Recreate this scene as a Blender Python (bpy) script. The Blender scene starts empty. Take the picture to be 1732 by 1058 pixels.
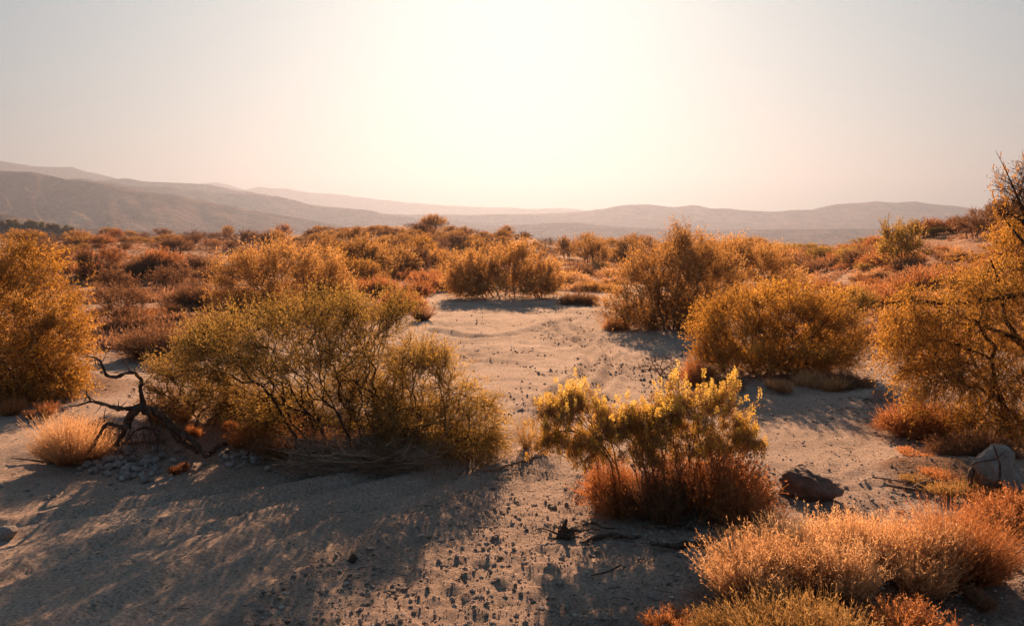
import bpy, math, random
import numpy as np
from mathutils import Vector, noise

# ------------------------------------------------------------------ camera, sky, sun, exposure
S = bpy.context.scene
COL = S.collection
random.seed(7)
EYE = 2.6
FPX = 1500.0            # focal length in photo pixels (photo 1732 x 1058)
PITCH = math.radians(5)
cam_d = bpy.data.cameras.new('camera'); cam = bpy.data.objects.new('camera', cam_d); COL.objects.link(cam)
cam.location = (0, 0, EYE); cam.rotation_euler = (math.radians(90) - PITCH, 0, 0)
cam_d.sensor_width = 36; cam_d.lens = FPX / 1732 * 36; cam_d.clip_start = .1; cam_d.clip_end = 40000
S.camera = cam
SUN_EL = math.radians(20.5); SUN_AZ = math.radians(0.2)      # ahead of the camera (+Y), above the frame
W = bpy.data.worlds.new('World'); S.world = W; W.use_nodes = True
nt = W.node_tree; nt.nodes.clear()
out = nt.nodes.new('ShaderNodeOutputWorld'); bg = nt.nodes.new('ShaderNodeBackground')
sky = nt.nodes.new('ShaderNodeTexSky'); sky.sky_type = 'NISHITA'; sky.sun_disc = False
sky.sun_elevation = SUN_EL; sky.sun_rotation = SUN_AZ
sky.altitude = 200; sky.air_density = 1.0; sky.dust_density = 1.0; sky.ozone_density = 1.0
bg.inputs['Strength'].default_value = 0.05
SUN_DIR = Vector((math.sin(SUN_AZ) * math.cos(SUN_EL), math.cos(SUN_AZ) * math.cos(SUN_EL), math.sin(SUN_EL)))
gam = nt.nodes.new('ShaderNodeGamma'); gam.inputs['Gamma'].default_value = .5       # softer sky contrast, dusty warm air
tnt = nt.nodes.new('ShaderNodeMixRGB'); tnt.blend_type = 'MULTIPLY'; tnt.inputs[0].default_value = 1; tnt.inputs[2].default_value = (.56, .87, .96, 1)
nt.links.new(sky.outputs[0], gam.inputs[0]); nt.links.new(gam.outputs[0], tnt.inputs[1]); nt.links.new(tnt.outputs[0], bg.inputs['Color'])
nt.links.new(bg.outputs[0], out.inputs['Surface'])
sun_d = bpy.data.lights.new('sun', 'SUN'); sun = bpy.data.objects.new('sun', sun_d); COL.objects.link(sun)
sun_d.energy = 5.0; sun_d.angle = math.radians(0.53); sun_d.color = (1.0, 0.575, 0.315)
sun.location = (0, 0, 50)
sun.rotation_euler = SUN_DIR.to_track_quat('Z', 'Y').to_euler()
S.view_settings.view_transform = 'Standard'; S.view_settings.look = 'None'
S.view_settings.exposure = 1.82; S.view_settings.gamma = 1; S.view_settings.use_curve_mapping = False
S.cycles.use_denoising = True; S.cycles.max_bounces = 5; S.cycles.diffuse_bounces = 3; S.cycles.glossy_bounces = 2
S.cycles.transmission_bounces = 4; S.cycles.transparent_max_bounces = 6; S.cycles.volume_bounces = 1

# ------------------------------------------------------------------ helpers
def smooth(t):
    t = np.clip(t, 0, 1); return t * t * (3 - 2 * t)

def _hash(ix, iy, seed):
    n = (ix.astype(np.int64) * 374761393 + iy.astype(np.int64) * 668265263 + seed * 1274126177) & 0x7fffffff
    n = ((n ^ (n >> 13)) * 1274126177) & 0x7fffffff
    n = n ^ (n >> 16)
    return (n & 0xffff) / 65535.0

def vnoise(x, y, seed=0):
    x = np.asarray(x, float); y = np.asarray(y, float)
    ix = np.floor(x); iy = np.floor(y); fx = x - ix; fy = y - iy
    fx = fx * fx * (3 - 2 * fx); fy = fy * fy * (3 - 2 * fy)
    a = _hash(ix, iy, seed); b = _hash(ix + 1, iy, seed); c = _hash(ix, iy + 1, seed); d = _hash(ix + 1, iy + 1, seed)
    return (a + (b - a) * fx) * (1 - fy) + (c + (d - c) * fx) * fy      # 0..1

def fbm(x, y, octs=4, seed=0, gain=.5):
    s = 0; amp = 1; tot = 0
    for o in range(octs):
        s = s + amp * (vnoise(x * 2 ** o + 17.3 * o, y * 2 ** o - 9.1 * o, seed + o) - .5) * 2
        tot += amp; amp *= gain
    return s / tot

def ray(px, py):
    v = np.array([(px - 866) / FPX, 1.0, -(py - 529) / FPX])
    c, s = math.cos(PITCH), math.sin(PITCH)
    return np.array([v[0], v[1] * c + v[2] * s, -v[1] * s + v[2] * c])

def on_plane(px, py, Y):
    r = ray(px, py); t = Y / r[1]
    return np.array([r[0] * t, Y, EYE + r[2] * t])

def flat(px, py):
    r = ray(px, py); t = -EYE / r[2]; return np.array([r[0] * t, r[1] * t])

def seg_dist(x, y, pts):
    d = np.full(np.shape(x), 1e9)
    for (a, b) in zip(pts[:-1], pts[1:]):
        ax, ay = a; bx, by = b; dx, dy = bx - ax, by - ay
        t = np.clip(((x - ax) * dx + (y - ay) * dy) / (dx * dx + dy * dy + 1e-9), 0, 1)
        d = np.minimum(d, np.hypot(x - ax - t * dx, y - ay - t * dy))
    return d

CREST = 130.0
CP = np.array([(-900, 396), (-200, 398), (20, 403), (90, 407), (160, 404), (300, 402), (500, 400), (560, 390), (610, 383), (700, 383),
               (760, 387), (830, 396), (890, 402), (930, 411), (1100, 414), (1320, 414), (1500, 414), (1900, 410), (3000, 405)], float)
RS = np.array([(-2000, -4), (1250, -1), (1380, .5), (1480, 1.7), (1560, 2.75), (1620, 3.2), (1732, 4.0), (2000, 5.5), (3000, 7)], float)
TRACKS = [  # wheel tracks traced on the flat, as photo pixels
    [(925, 556), (975, 576), (1003, 600), (1000, 625), (960, 650), (900, 690)],
    [(955, 552), (1010, 575), (1040, 602), (1035, 635), (1000, 668)],
    [(735, 560), (800, 572), (880, 566), (960, 545), (1030, 530)],
    [(120, 1058), (320, 965), (520, 880), (700, 830), (860, 780), (915, 700)],
    [(-60, 1000), (160, 925), (330, 880), (520, 835), (700, 800), (840, 740)],
    [(-60, 900), (200, 860), (420, 822), (640, 800)],
]
def chaikin(p):
    for _ in range(2): p = [p[0]] + [q for a, b in zip(p[:-1], p[1:]) for q in ((.75 * a[0] + .25 * b[0], .75 * a[1] + .25 * b[1]), (.25 * a[0] + .75 * b[0], .25 * a[1] + .75 * b[1]))] + [p[-1]]
    return p
TRACKW = [chaikin([tuple(flat(*p)) for p in t]) for t in TRACKS]
BERM = [tuple(flat(*p)) for p in [(330, 1150), (430, 1040), (560, 950), (700, 880), (860, 815), (930, 775)]]
MOUNDS = [  # px, py, radius x, radius y, height
    (420, 748, 2.3, .55, .20), (215, 765, 1.0, .45, .34), (600, 752, 1.5, .6, .16), (1180, 800, 1.1, .6, .10), (1330, 625, 2.2, .9, .16),
    (1620, 680, 1.5, .9, .18), (1480, 960, 1.3, .6, .12), (235, 478, 2.6, 1.2, .95), (60, 650, 1.5, 1., .15), (1690, 800, .8, .5, .10),
    (1120, 545, 2.6, 1.2, .2), (470, 505, 3, 1.5, .35), (850, 492, 4, 1.2, .2), (300, 560, 1.8, 1.0, .25), (200, 470, 6, 1.5, .5)]
MW = [(flat(a, b)[0], flat(a, b)[1], rx, ry, h) for a, b, rx, ry, h in MOUNDS]

def gravel_mask(x, y):
    """how stony the ground is, 0..1"""
    r = np.hypot(x, y)
    side = (x - np.interp(y, [b[1] for b in BERM], [b[0] for b in BERM]))      # + on the stony side of the berm
    g = smooth((side + .12) / .3) * (1 - smooth((y - 8.8) / 2.0)) * .8
    g = np.maximum(g, np.exp(-(seg_dist(x, y, BERM) / .22) ** 2) * (1 - smooth((y - 9.5) / 1.5)))
    n = fbm(x * .7, y * .7, 3, 51)
    g = np.maximum(g, .95 * smooth((n + .05) / .30) * smooth((y - 11) / 4) * (1 - smooth((r - 36) / 10)))
    return np.clip(g * (.75 + .5 * fbm(x * 1.7, y * 1.7, 3, 9)), 0, 1)

# shrub spots decide where litter lies: (px, py of base, radius m)
LITTER = [(600, 768, 1.6), (740, 765, 1.1), (420, 735, 1.4), (310, 700, .8), (60, 665, 1.9), (1140, 845, .75), (1230, 850, .75), (1040, 845, .5),
          (1310, 625, 2.0), (1120, 552, 2.2), (850, 500, 3.2), (1640, 735, 1.7), (1450, 1000, 1.2), (1320, 1040, .8), (470, 520, 3), (275, 600, 1.5),
          (1350, 650, 1.0), (1700, 890, .6), (1170, 640, .6), (200, 540, 1.3), (1560, 800, .6), (130, 780, .5), (985, 510, 1.2), (1230, 655, .5), (1600, 820, .7)]
LW = [(*flat(a, b), r) for a, b, r in LITTER]


def height(x, y):
    x = np.asarray(x, float); y = np.asarray(y, float)
    r = np.hypot(x, y)
    pa = 866 + FPX * x / np.maximum(y, .25 * r + .1)
    hc = EYE - (np.interp(pa, CP[:, 0], CP[:, 1]) - 397) / FPX * CREST
    up = smooth((r - 34) / (CREST - 34) * .94) ** 1.0
    h = hc * up
    hr = np.interp(pa, RS[:, 0], RS[:, 1]) * smooth((r - 20) / 58) * (1 - .8 * smooth((r - 80) / 90))
    k = .35
    m = np.maximum(h, hr); h = m + k * np.exp(-np.abs(h - hr) / k) * .35 * smooth((r - 30) / 30)
    down = smooth((r - CREST) / 420)
    h = h * (1 - down) - 28 * down
    far = smooth((r - 25) / 60)
    h = h + fbm(x / 9, y / 9, 4, 3) * (.03 + .50 * far * (1 - .4 * smooth((r - 300) / 200))) * smooth((r - 6) / 10)
    h = h + fbm(x / 2.2, y / 2.2, 3, 5) * (.022 + .16 * far)
    for mx, my, rx, ry, mh in MW:
        q = ((x - mx) / rx) ** 2 + ((y - my) / ry) ** 2
        h = h + mh * np.exp(-q) * (1 + .35 * fbm(x * 2.3, y * 2.3, 3, 77))
    for lx, ly, lr in LW:
        q = ((x - lx) / lr) ** 2 + ((y - ly) / lr) ** 2
        h = h + min(.10, .05 + .03 * lr) * np.exp(-q * 1.1)
    near = 1 - smooth((r - 30) / 20)
    g = gravel_mask(x, y)
    rough = fbm(x * 9, y * 9, 3, 21, .6)
    h = h + near * (.012 + .045 * g) * rough * (.4 + 1.2 * vnoise(x * .9, y * .9, 63)) + near * (.020 + .035 * smooth((r - 12) / 10)) * fbm(x * 2.6, y * 3.8, 4, 61, .62)
    h = h + near * .030 * np.exp(-(seg_dist(x, y, BERM) / .2) ** 2)
    for i, t in enumerate(TRACKW):
        wd = .10 if i != 2 else .2
        d = seg_dist(x, y, t) + .05 * fbm(x * 1.5, y * 1.5, 2, 31 + i)
        amp = (.085 if i < 3 else .045)
        h = h - near * amp * np.exp(-(d / wd) ** 2) + near * amp * .6 * np.exp(-((np.abs(d) - 2.1 * wd) / (wd * .8)) ** 2)
        tread = np.sin((x * .35 + y) * 2 * math.pi / .16)
        h = h + near * .005 * tread * np.exp(-(d / (wd * 1.2)) ** 2)
    return h

def gz(x, y): return float(height(np.array([x]), np.array([y]))[0])

def at(px, py, tmax=420):
    r = ray(px, py); ts = np.geomspace(2.0, tmax, 500)
    P = r[None] * ts[:, None]
    f = EYE + P[:, 2] - height(P[:, 0], P[:, 1])
    k = np.argmax(f < 0)
    if f[k] >= 0: return None
    t = ts[k - 1] + (ts[k] - ts[k - 1]) * f[k - 1] / (f[k - 1] - f[k])
    x, y = r[0] * t, r[1] * t
    return np.array([x, y, gz(x, y)])

def mesh_from(name, V, F, mat=None, tint=None, smooth_shade=False, attrs=None):
    """V (n,3); F (m,k) array or list of arrays with k = 3 or 4"""
    me = bpy.data.meshes.new(name)
    Fs = F if isinstance(F, list) else [F]
    Fs = [f for f in Fs if len(f)]
    me.vertices.add(len(V)); me.vertices.foreach_set('co', np.asarray(V, np.float32).ravel())
    li = np.concatenate([f.ravel() for f in Fs]); n = sum(len(f) for f in Fs)
    tot = np.concatenate([np.full(len(f), f.shape[1]) for f in Fs]); st = np.concatenate([[0], np.cumsum(tot)[:-1]])
    me.loops.add(len(li)); me.loops.foreach_set('vertex_index', li.astype(np.int32))
    me.polygons.add(n); me.polygons.foreach_set('loop_start', st.astype(np.int32))
    me.polygons.foreach_set('loop_total', tot.astype(np.int32))
    if smooth_shade: me.polygons.foreach_set('use_smooth', np.ones(n, bool))
    else: me.polygons.foreach_set('use_smooth', np.zeros(n, bool))
    A = dict(attrs or {})
    if tint is not None: A['tint'] = tint
    for k, v in A.items():
        a = me.attributes.new(k, 'FLOAT', 'POINT'); a.data.foreach_set('value', np.asarray(v, np.float32))
    me.update(calc_edges=True)
    if mat: me.materials.append(mat)
    return me

def link(name, data, parent=None, loc=None, rot=None, scale=None):
    o = bpy.data.objects.new(name, data); COL.objects.link(o)
    if parent: o.parent = parent
    if loc is not None: o.location = loc
    if rot is not None: o.rotation_euler = rot
    if scale is not None: o.scale = scale
    return o

def tag(o, label=None, cat=None, group=None, kind=None):
    if label: o['label'] = label
    if cat: o['category'] = cat
    if group: o['group'] = group
    if kind: o['kind'] = kind
    return o

def unit(v): return v / (np.linalg.norm(v, axis=-1, keepdims=True) + 1e-9)

# ------------------------------------------------------------------ materials
def new_mat(name):
    m = bpy.data.materials.new(name); m.use_nodes = True
    m.node_tree.nodes.clear()
    return m, m.node_tree, m.node_tree.nodes.new('ShaderNodeOutputMaterial')

def N(t, kind, **kw):
    n = t.nodes.new(kind)
    for k, v in kw.items():
        if k in n.inputs: n.inputs[k].default_value = v
        else: setattr(n, k, v)
    return n

def ramp(t, fac, stops):
    n = t.nodes.new('ShaderNodeValToRGB'); e = n.color_ramp.elements
    while len(e) < len(stops): e.new(.5)
    for el, (p, c) in zip(e, stops):
        el.position = p; el.color = (*c, 1)
    t.links.new(fac, n.inputs['Fac']); return n.outputs['Color']

def leaf_mat(name, stops, trans=.5, rough=.6):
    m, t, o = new_mat(name)
    a = N(t, 'ShaderNodeAttribute', attribute_name='tint')
    oi = N(t, 'ShaderNodeObjectInfo')
    mm = N(t, 'ShaderNodeMath', operation='MULTIPLY_ADD'); t.links.new(oi.outputs['Random'], mm.inputs[0]); mm.inputs[1].default_value = .26
    t.links.new(a.outputs['Fac'], mm.inputs[2])
    s2 = N(t, 'ShaderNodeMath', operation='SUBTRACT'); t.links.new(mm.outputs[0], s2.inputs[0]); s2.inputs[1].default_value = .11
    c = ramp(t, s2.outputs[0], stops)
    d = N(t, 'ShaderNodeBsdfDiffuse'); tr = N(t, 'ShaderNodeBsdfTranslucent'); mx = N(t, 'ShaderNodeMixShader', Fac=trans)
    t.links.new(c, d.inputs['Color']); t.links.new(c, tr.inputs['Color'])
    t.links.new(d.outputs[0], mx.inputs[1]); t.links.new(tr.outputs[0], mx.inputs[2])
    g = N(t, 'ShaderNodeBsdfGlossy', Roughness=.45); g.inputs['Color'].default_value = (1, .95, .85, 1)
    m2 = N(t, 'ShaderNodeMixShader', Fac=.035)
    t.links.new(mx.outputs[0], m2.inputs[1]); t.links.new(g.outputs[0], m2.inputs[2])
    t.links.new(m2.outputs[0], o.inputs['Surface'])
    return m

def rough_mat(name, stops, scale=6, bump=.5, bscale=25, rough=.9, detail=8, stretch=None, bdist=.02):
    m, t, o = new_mat(name)
    tc = N(t, 'ShaderNodeTexCoord'); src = tc.outputs['Object']
    if stretch:
        mp = N(t, 'ShaderNodeMapping'); mp.inputs['Scale'].default_value = stretch; t.links.new(src, mp.inputs[0]); src = mp.outputs[0]
    n = N(t, 'ShaderNodeTexNoise', Scale=scale, Detail=detail, Roughness=.65); t.links.new(src, n.inputs['Vector'])
    c = ramp(t, n.outputs['Fac'], stops)
    oi = N(t, 'ShaderNodeObjectInfo'); hs = N(t, 'ShaderNodeHueSaturation')
    mr = N(t, 'ShaderNodeMapRange'); mr.inputs['To Min'].default_value = .7; mr.inputs['To Max'].default_value = 1.25
    t.links.new(oi.outputs['Random'], mr.inputs['Value']); t.links.new(mr.outputs[0], hs.inputs['Value']); t.links.new(c, hs.inputs['Color'])
    b = N(t, 'ShaderNodeBsdfPrincipled', Roughness=rough); b.inputs['Specular IOR Level'].default_value = .25
    t.links.new(hs.outputs[0], b.inputs['Base Color'])
    n2 = N(t, 'ShaderNodeTexNoise', Scale=bscale, Detail=6, Roughness=.7); t.links.new(src, n2.inputs['Vector'])
    bp = N(t, 'ShaderNodeBump', Strength=bump, Distance=bdist); t.links.new(n2.outputs['Fac'], bp.inputs['Height'])
    t.links.new(bp.outputs[0], b.inputs['Normal']); t.links.new(b.outputs[0], o.inputs['Surface'])
    return m

M = {}
M['olive'] = leaf_mat('yellow_green_leaf', [(0, (.17, .11, .028)), (.45, (.44, .285, .07)), (1, (.70, .46, .13))], .68)
M['gold'] = leaf_mat('golden_leaf', [(0, (.18, .092, .018)), (.5, (.48, .25, .045)), (1, (.72, .42, .085))], .66)
M['amber'] = leaf_mat('amber_leaf', [(0, (.20, .098, .032)), (.5, (.48, .262, .078)), (1, (.72, .44, .16))], .66)
M['rust'] = leaf_mat('rust_twig', [(0, (.16, .06, .022)), (.5, (.42, .175, .062)), (1, (.66, .32, .13))], .58)
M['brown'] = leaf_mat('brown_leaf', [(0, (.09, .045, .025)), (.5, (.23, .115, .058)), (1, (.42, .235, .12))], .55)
M['straw'] = leaf_mat('straw_blade', [(0, (.34, .17, .07)), (.5, (.60, .34, .16)), (1, (.78, .54, .30))], .58)
M['greenish'] = leaf_mat('dry_green_blade', [(0, (.15, .085, .028)), (.5, (.34, .20, .07)), (1, (.56, .36, .14))], .5)
M['flower'] = leaf_mat('yellow_blossom', [(0, (.40, .225, .025)), (.5, (.72, .46, .06)), (1, (.88, .66, .17))], .58)
M['dark_green'] = leaf_mat('dark_green_leaf', [(0, (.03, .028, .010)), (.5, (.11, .085, .022)), (1, (.26, .19, .05))], .45)
M['field'] = leaf_mat('dry_field_growth', [(0, (.15, .075, .04)), (.5, (.34, .18, .10)), (1, (.55, .34, .21))], .5)
M['bark'] = rough_mat('dark_bark', [(.3, (.035, .018, .012)), (.7, (.11, .062, .042))], 14, .8, 40, stretch=(1, 1, .3))
M['stem'] = rough_mat('brown_stem', [(.3, (.07, .034, .018)), (.7, (.17, .09, .048))], 14, .5, 40)
M['deadwood'] = rough_mat('charred_deadwood', [(.3, (.03, .02, .016)), (.5, (.085, .058, .045)), (.66, (.24, .175, .14))], 16, 1.0, 45, stretch=(1, 1, .4))
M['greywood'] = rough_mat('weathered_wood', [(.3, (.18, .12, .085)), (.7, (.44, .32, .24))], 10, .8, 40)
M['stone'] = rough_mat('grey_stone', [(.3, (.24, .21, .20)), (.55, (.42, .38, .36)), (.75, (.60, .55, .52))], 7, .6, 30)
M['pebble'] = rough_mat('pebble_stone', [(.36, (.12, .09, .08)), (.47, (.30, .235, .20)), (.56, (.42, .35, .30)), (.64, (.70, .62, .55))], 9, .4, 60)
M['dark_rock'] = rough_mat('dark_weathered_rock', [(.3, (.10, .065, .052)), (.5, (.21, .145, .12)), (.75, (.36, .27, .225))], 5, 1.0, 16, bdist=.05)
M['pale_rock'] = rough_mat('pale_boulder_rock', [(.3, (.24, .20, .175)), (.55, (.42, .36, .32)), (.75, (.56, .50, .45))], 3.5, .8, 14, bdist=.04)

# ground
def ground_material():
    m, t, o = new_mat('desert_sand')
    tc = N(t, 'ShaderNodeTexCoord'); P = tc.outputs['Object']
    L = t.links.new
    n1 = N(t, 'ShaderNodeTexNoise', Scale=.45, Detail=8, Roughness=.62); L(P, n1.inputs['Vector'])
    sand = ramp(t, n1.outputs['Fac'], [(.30, (.30, .235, .195)), (.52, (.43, .335, .28)), (.72, (.52, .42, .36))])
    n2 = N(t, 'ShaderNodeTexNoise', Scale=38, Detail=5, Roughness=.75); L(P, n2.inputs['Vector'])
    grit = ramp(t, n2.outputs['Fac'], [(.36, (.35, .31, .29)), (.44, (.74, .71, .69)), (.51, (.98, .97, .96)), (.58, (1.10, 1.09, 1.08)), (.66, (1.6, 1.56, 1.52))])
    mul = N(t, 'ShaderNodeMixRGB', blend_type='MULTIPLY', Fac=.85); L(sand, mul.inputs[1]); L(grit, mul.inputs[2])
    # stony places carry darker grit
    ga = N(t, 'ShaderNodeAttribute', attribute_name='gravel')
    v = N(t, 'ShaderNodeTexVoronoi', Scale=26); L(P, v.inputs['Vector'])
    gc = ramp(t, v.outputs['Distance'], [(.0, (.20, .145, .12)), (.35, (.34, .25, .21)), (.7, (.16, .11, .09))])
    mx = N(t, 'ShaderNodeMixRGB'); gm = N(t, 'ShaderNodeMath', operation='MULTIPLY'); gm.inputs[1].default_value = .62
    L(ga.outputs['Fac'], gm.inputs[0]); L(gm.outputs[0], mx.inputs[0]); L(mul.outputs[0], mx.inputs[1]); L(gc, mx.inputs[2])
    # leaf litter under the shrubs and dry growth on the far fields
    la = N(t, 'ShaderNodeAttribute', attribute_name='litter')
    n3 = N(t, 'ShaderNodeTexNoise', Scale=9, Detail=8, Roughness=.75); L(P, n3.inputs['Vector'])
    ad = N(t, 'ShaderNodeMath', operation='MULTIPLY_ADD'); L(la.outputs['Fac'], ad.inputs[0]); ad.inputs[1].default_value = 1.5
    sb = N(t, 'ShaderNodeMath', operation='SUBTRACT'); L(n3.outputs['Fac'], sb.inputs[0]); sb.inputs[1].default_value = .85; L(sb.outputs[0], ad.inputs[2])
    cl = N(t, 'ShaderNodeClamp'); L(ad.outputs[0], cl.inputs[0])
    lc = ramp(t, n2.outputs['Fac'], [(.35, (.075, .038, .024)), (.55, (.20, .10, .055)), (.75, (.36, .20, .11))])
    m3 = N(t, 'ShaderNodeMixRGB'); L(cl.outputs[0], m3.inputs[0]); L(mx.outputs[0], m3.inputs[1]); L(lc, m3.inputs[2])
    fa = N(t, 'ShaderNodeAttribute', attribute_name='scrub')
    n4 = N(t, 'ShaderNodeTexNoise', Scale=.5, Detail=9, Roughness=.7); L(P, n4.inputs['Vector'])
    fc = ramp(t, n4.outputs['Fac'], [(.35, (.13, .055, .028)), (.5, (.30, .14, .07)), (.66, (.42, .235, .135))])
    m4 = N(t, 'ShaderNodeMixRGB'); L(fa.outputs['Fac'], m4.inputs[0]); L(m3.outputs[0], m4.inputs[1]); L(fc, m4.inputs[2])
    b = N(t, 'ShaderNodeBsdfPrincipled', Roughness=.95); b.inputs['Specular IOR Level'].default_value = .15
    L(m4.outputs[0], b.inputs['Base Color'])
    h1 = N(t, 'ShaderNodeTexNoise', Scale=17, Detail=9, Roughness=.72); L(P, h1.inputs['Vector'])
    h2 = N(t, 'ShaderNodeTexNoise', Scale=110, Detail=3, Roughness=.6); L(P, h2.inputs['Vector'])
    b1 = N(t, 'ShaderNodeBump', Strength=.8, Distance=.06); L(h1.outputs['Fac'], b1.inputs['Height'])
    b2 = N(t, 'ShaderNodeBump', Strength=.6, Distance=.012); L(h2.outputs['Fac'], b2.inputs['Height']); L(b1.outputs[0], b2.inputs['Normal'])
    L(b2.outputs[0], b.inputs['Normal']); L(b.outputs[0], o.inputs['Surface'])
    return m
M['ground'] = ground_material()

# ------------------------------------------------------------------ ground: one sheet to the horizon
def build_ground():
    fr = np.radians(np.arange(-42, 42.01, .23))
    rest = np.radians(np.arange(46, 315, 5.))
    ang = np.concatenate([fr, rest]); n = len(ang)
    rr = [0.4, 1., 1.8, 2.6, 3.4]; r = 4.0
    while r < 50: rr.append(r); r *= 1.009
    while r < 170: rr.append(r); r *= 1.012
    while r < 8500: rr.append(r); r *= 1.05
    rr = np.array(rr)
    A, R = np.meshgrid(ang, rr)
    X = R * np.sin(A); Y = R * np.cos(A); Z = height(X, Y)
    V = np.concatenate([np.stack([X.ravel(), Y.ravel(), Z.ravel()], 1), [[0, 0, gz(0, .1)]]])
    i = np.arange(len(rr) - 1)[:, None] * n; j = np.arange(n)[None]; jn = (j + 1) % n
    F = np.stack([(i + j), (i + n + j), (i + n + jn), (i + jn)], -1).reshape(-1, 4)[:, ::-1]
    cen = len(V) - 1; F3 = np.stack([np.full(n, cen), np.arange(n), (np.arange(n) + 1) % n], 1)[:, ::-1]
    x, y = V[:, 0], V[:, 1]; rad = np.hypot(x, y)
    lit = np.zeros(len(V))
    for lx, ly, lr in LW:
        q = np.hypot(x - lx, (y - ly) * 1.25) / lr
        lit = np.maximum(lit, 1 - smooth((q - .45) / .8))
    lit = lit * .85
    pa = 866 + FPX * x / np.maximum(y, .25 * rad + .1)
    sc = smooth((rad - 40) / 14) * (1 - .75 * smooth((rad - 500) / 900))
    side = np.maximum(smooth((700 - pa) / 120), smooth((pa - 1330) / 120))
    sc = np.maximum(sc, smooth((pa - 1400) / 80) * smooth((rad - 26) / 10) * .95 * (1 - .75 * smooth((rad - 500) / 900)))
    sc = np.maximum(sc, side * smooth((rad - 19) / 10) * .8 * (1 - .75 * smooth((rad - 500) / 900)))
    sc = np.clip(sc * (.75 + .9 * (fbm(x / 5, y / 5, 4, 13) + .4 + .9 * smooth((pa - 1430) / 60))), 0, 1)
    me = mesh_from('desert_ground', V, [F, F3], M['ground'], smooth_shade=True,
                   attrs={'gravel': gravel_mask(x, y) * (1 - smooth((rad - 36) / 10)), 'litter': lit, 'scrub': sc})
    tag(link('desert_ground', me), kind='structure')
build_ground()

# ------------------------------------------------------------------ mountains
def mountain_mat(name, c1, c2):
    m, t, o = new_mat(name); L = t.links.new
    tc = N(t, 'ShaderNodeTexCoord')
    n = N(t, 'ShaderNodeTexNoise', Scale=.012, Detail=10, Roughness=.65); L(tc.outputs['Object'], n.inputs['Vector'])
    c = ramp(t, n.outputs['Fac'], [(.38, c1), (.5, tuple(.5 * (a + b) for a, b in zip(c1, c2))), (.6, c2)])
    b = N(t, 'ShaderNodeBsdfDiffuse'); L(c, b.inputs['Color'])
    n2 = N(t, 'ShaderNodeTexNoise', Scale=.03, Detail=8, Roughness=.6); L(tc.outputs['Object'], n2.inputs['Vector'])
    bp = N(t, 'ShaderNodeBump', Strength=1.0, Distance=60); L(n2.outputs['Fac'], bp.inputs['Height']); L(bp.outputs[0], b.inputs['Normal'])
    L(b.outputs[0], o.inputs['Surface']); return m
M['mountain'] = mountain_mat('mountain_rock', (.07, .045, .036), (.22, .15, .115))

def mountain(name, D, pts, front, back, seed, label_unused=None, rough=.26, amp=2.0, base=-30, mat=None):
    pts = np.array(pts, float)
    px = np.arange(pts[0, 0], pts[-1, 0] + 1, 3.5)
    py = np.interp(px, pts[:, 0], pts[:, 1])
    # soften the traced corners a little, then add small crags
    k = np.array([1, 2, 1.]) / 4; py = np.convolve(np.pad(py, 1, 'edge'), k, 'valid')
    py = py + fbm(px / 45, px * 0 + seed, 4, seed, .6) * amp
    az = (px - 866) / FPX
    Dr = D * (1 + .05 * fbm(px / 160, px * 0 + 3.3, 3, seed + 4))
    H = EYE + (397 - py) / FPX * Dr
    tv = np.concatenate([np.linspace(0, 1, 34), 1 + np.linspace(.06, 1, 10)])
    rows = []
    for t in tv:
        if t <= 1:
            d = Dr - front * (1 - t); prof = .25 * t + .75 * t ** 2.1
        else:
            d = Dr + back * (t - 1); prof = 1 - .9 * smooth(t - 1)
        sp = fbm(px / 38 + t * .8, t * 3.0 + px * 0, 4, seed + 9) * .5 + .5
        ridge = 1 - np.abs(fbm(px / 70 + t * 1.1, t * 1.7 + px * 0, 3, seed + 15))
        mod = 4 * t * (1 - t) if t < 1 else 0
        z = base + (H - base) * prof * (1 - rough * 2.3 * mod * (1 - ridge) - rough * mod * sp)
        if t == 0: z = base - 6 + z * 0
        if t == tv[-1]: z = base - 6 + z * 0
        rows.append(np.stack([az * d, d + 0 * px, z], 1))
    V = np.concatenate(rows); n = len(px)
    i = np.arange(len(tv) - 1)[:, None] * n; j = np.arange(n - 1)[None]
    F = np.stack([i + j, i + j + 1, i + n + j + 1, i + n + j], -1).reshape(-1, 4)
    return tag(link(name, mesh_from(name, V, F, mat or M['mountain'], smooth_shade=True)), kind='structure')

mountain('mountains', 2100, [(-700, 262), (-250, 285), (0, 289), (41, 290), (69, 292), (92, 297), (120, 304), (162, 308), (208, 315), (231, 321),
         (300, 329), (346, 340), (408, 351), (480, 363), (560, 377), (640, 392), (720, 408)], 900, 500, 1)
mountain('mountains', 2950, [(-300, 330), (0, 310), (100, 305), (145, 303), (180, 307), (238, 316), (289, 316), (374, 327), (425, 328), (476, 332), (515, 343), (573, 352),
         (631, 355), (648, 361), (700, 367), (800, 376), (950, 392), (1050, 404)], 1000, 400, 2)
mountain('mountains', 3700, [(-300, 330), (100, 310), (218, 302), (248, 307), (306, 310), (357, 313), (408, 322), (450, 329), (520, 345), (600, 355), (660, 362), (833, 362.5), (900, 363), (980, 372), (1100, 395)], 1000, 500, 3)
mountain('mountains', 4700, [(-800, 235), (-250, 262), (0, 272), (34, 277), (68, 282), (102, 283), (129, 283), (153, 291), (204, 303), (238, 307), (330, 322), (450, 352), (560, 385)], 1200, 600, 4)
mountain('mountains', 6300, [(150, 345), (290, 318), (344, 311), (371, 308), (391, 312), (418, 321), (442, 315), (459, 318), (486, 319), (527, 325), (573, 329),
         (631, 335), (689, 343), (804, 350), (900, 353), (950, 351), (1010, 358), (1100, 385)], 1500, 600, 5)
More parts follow.
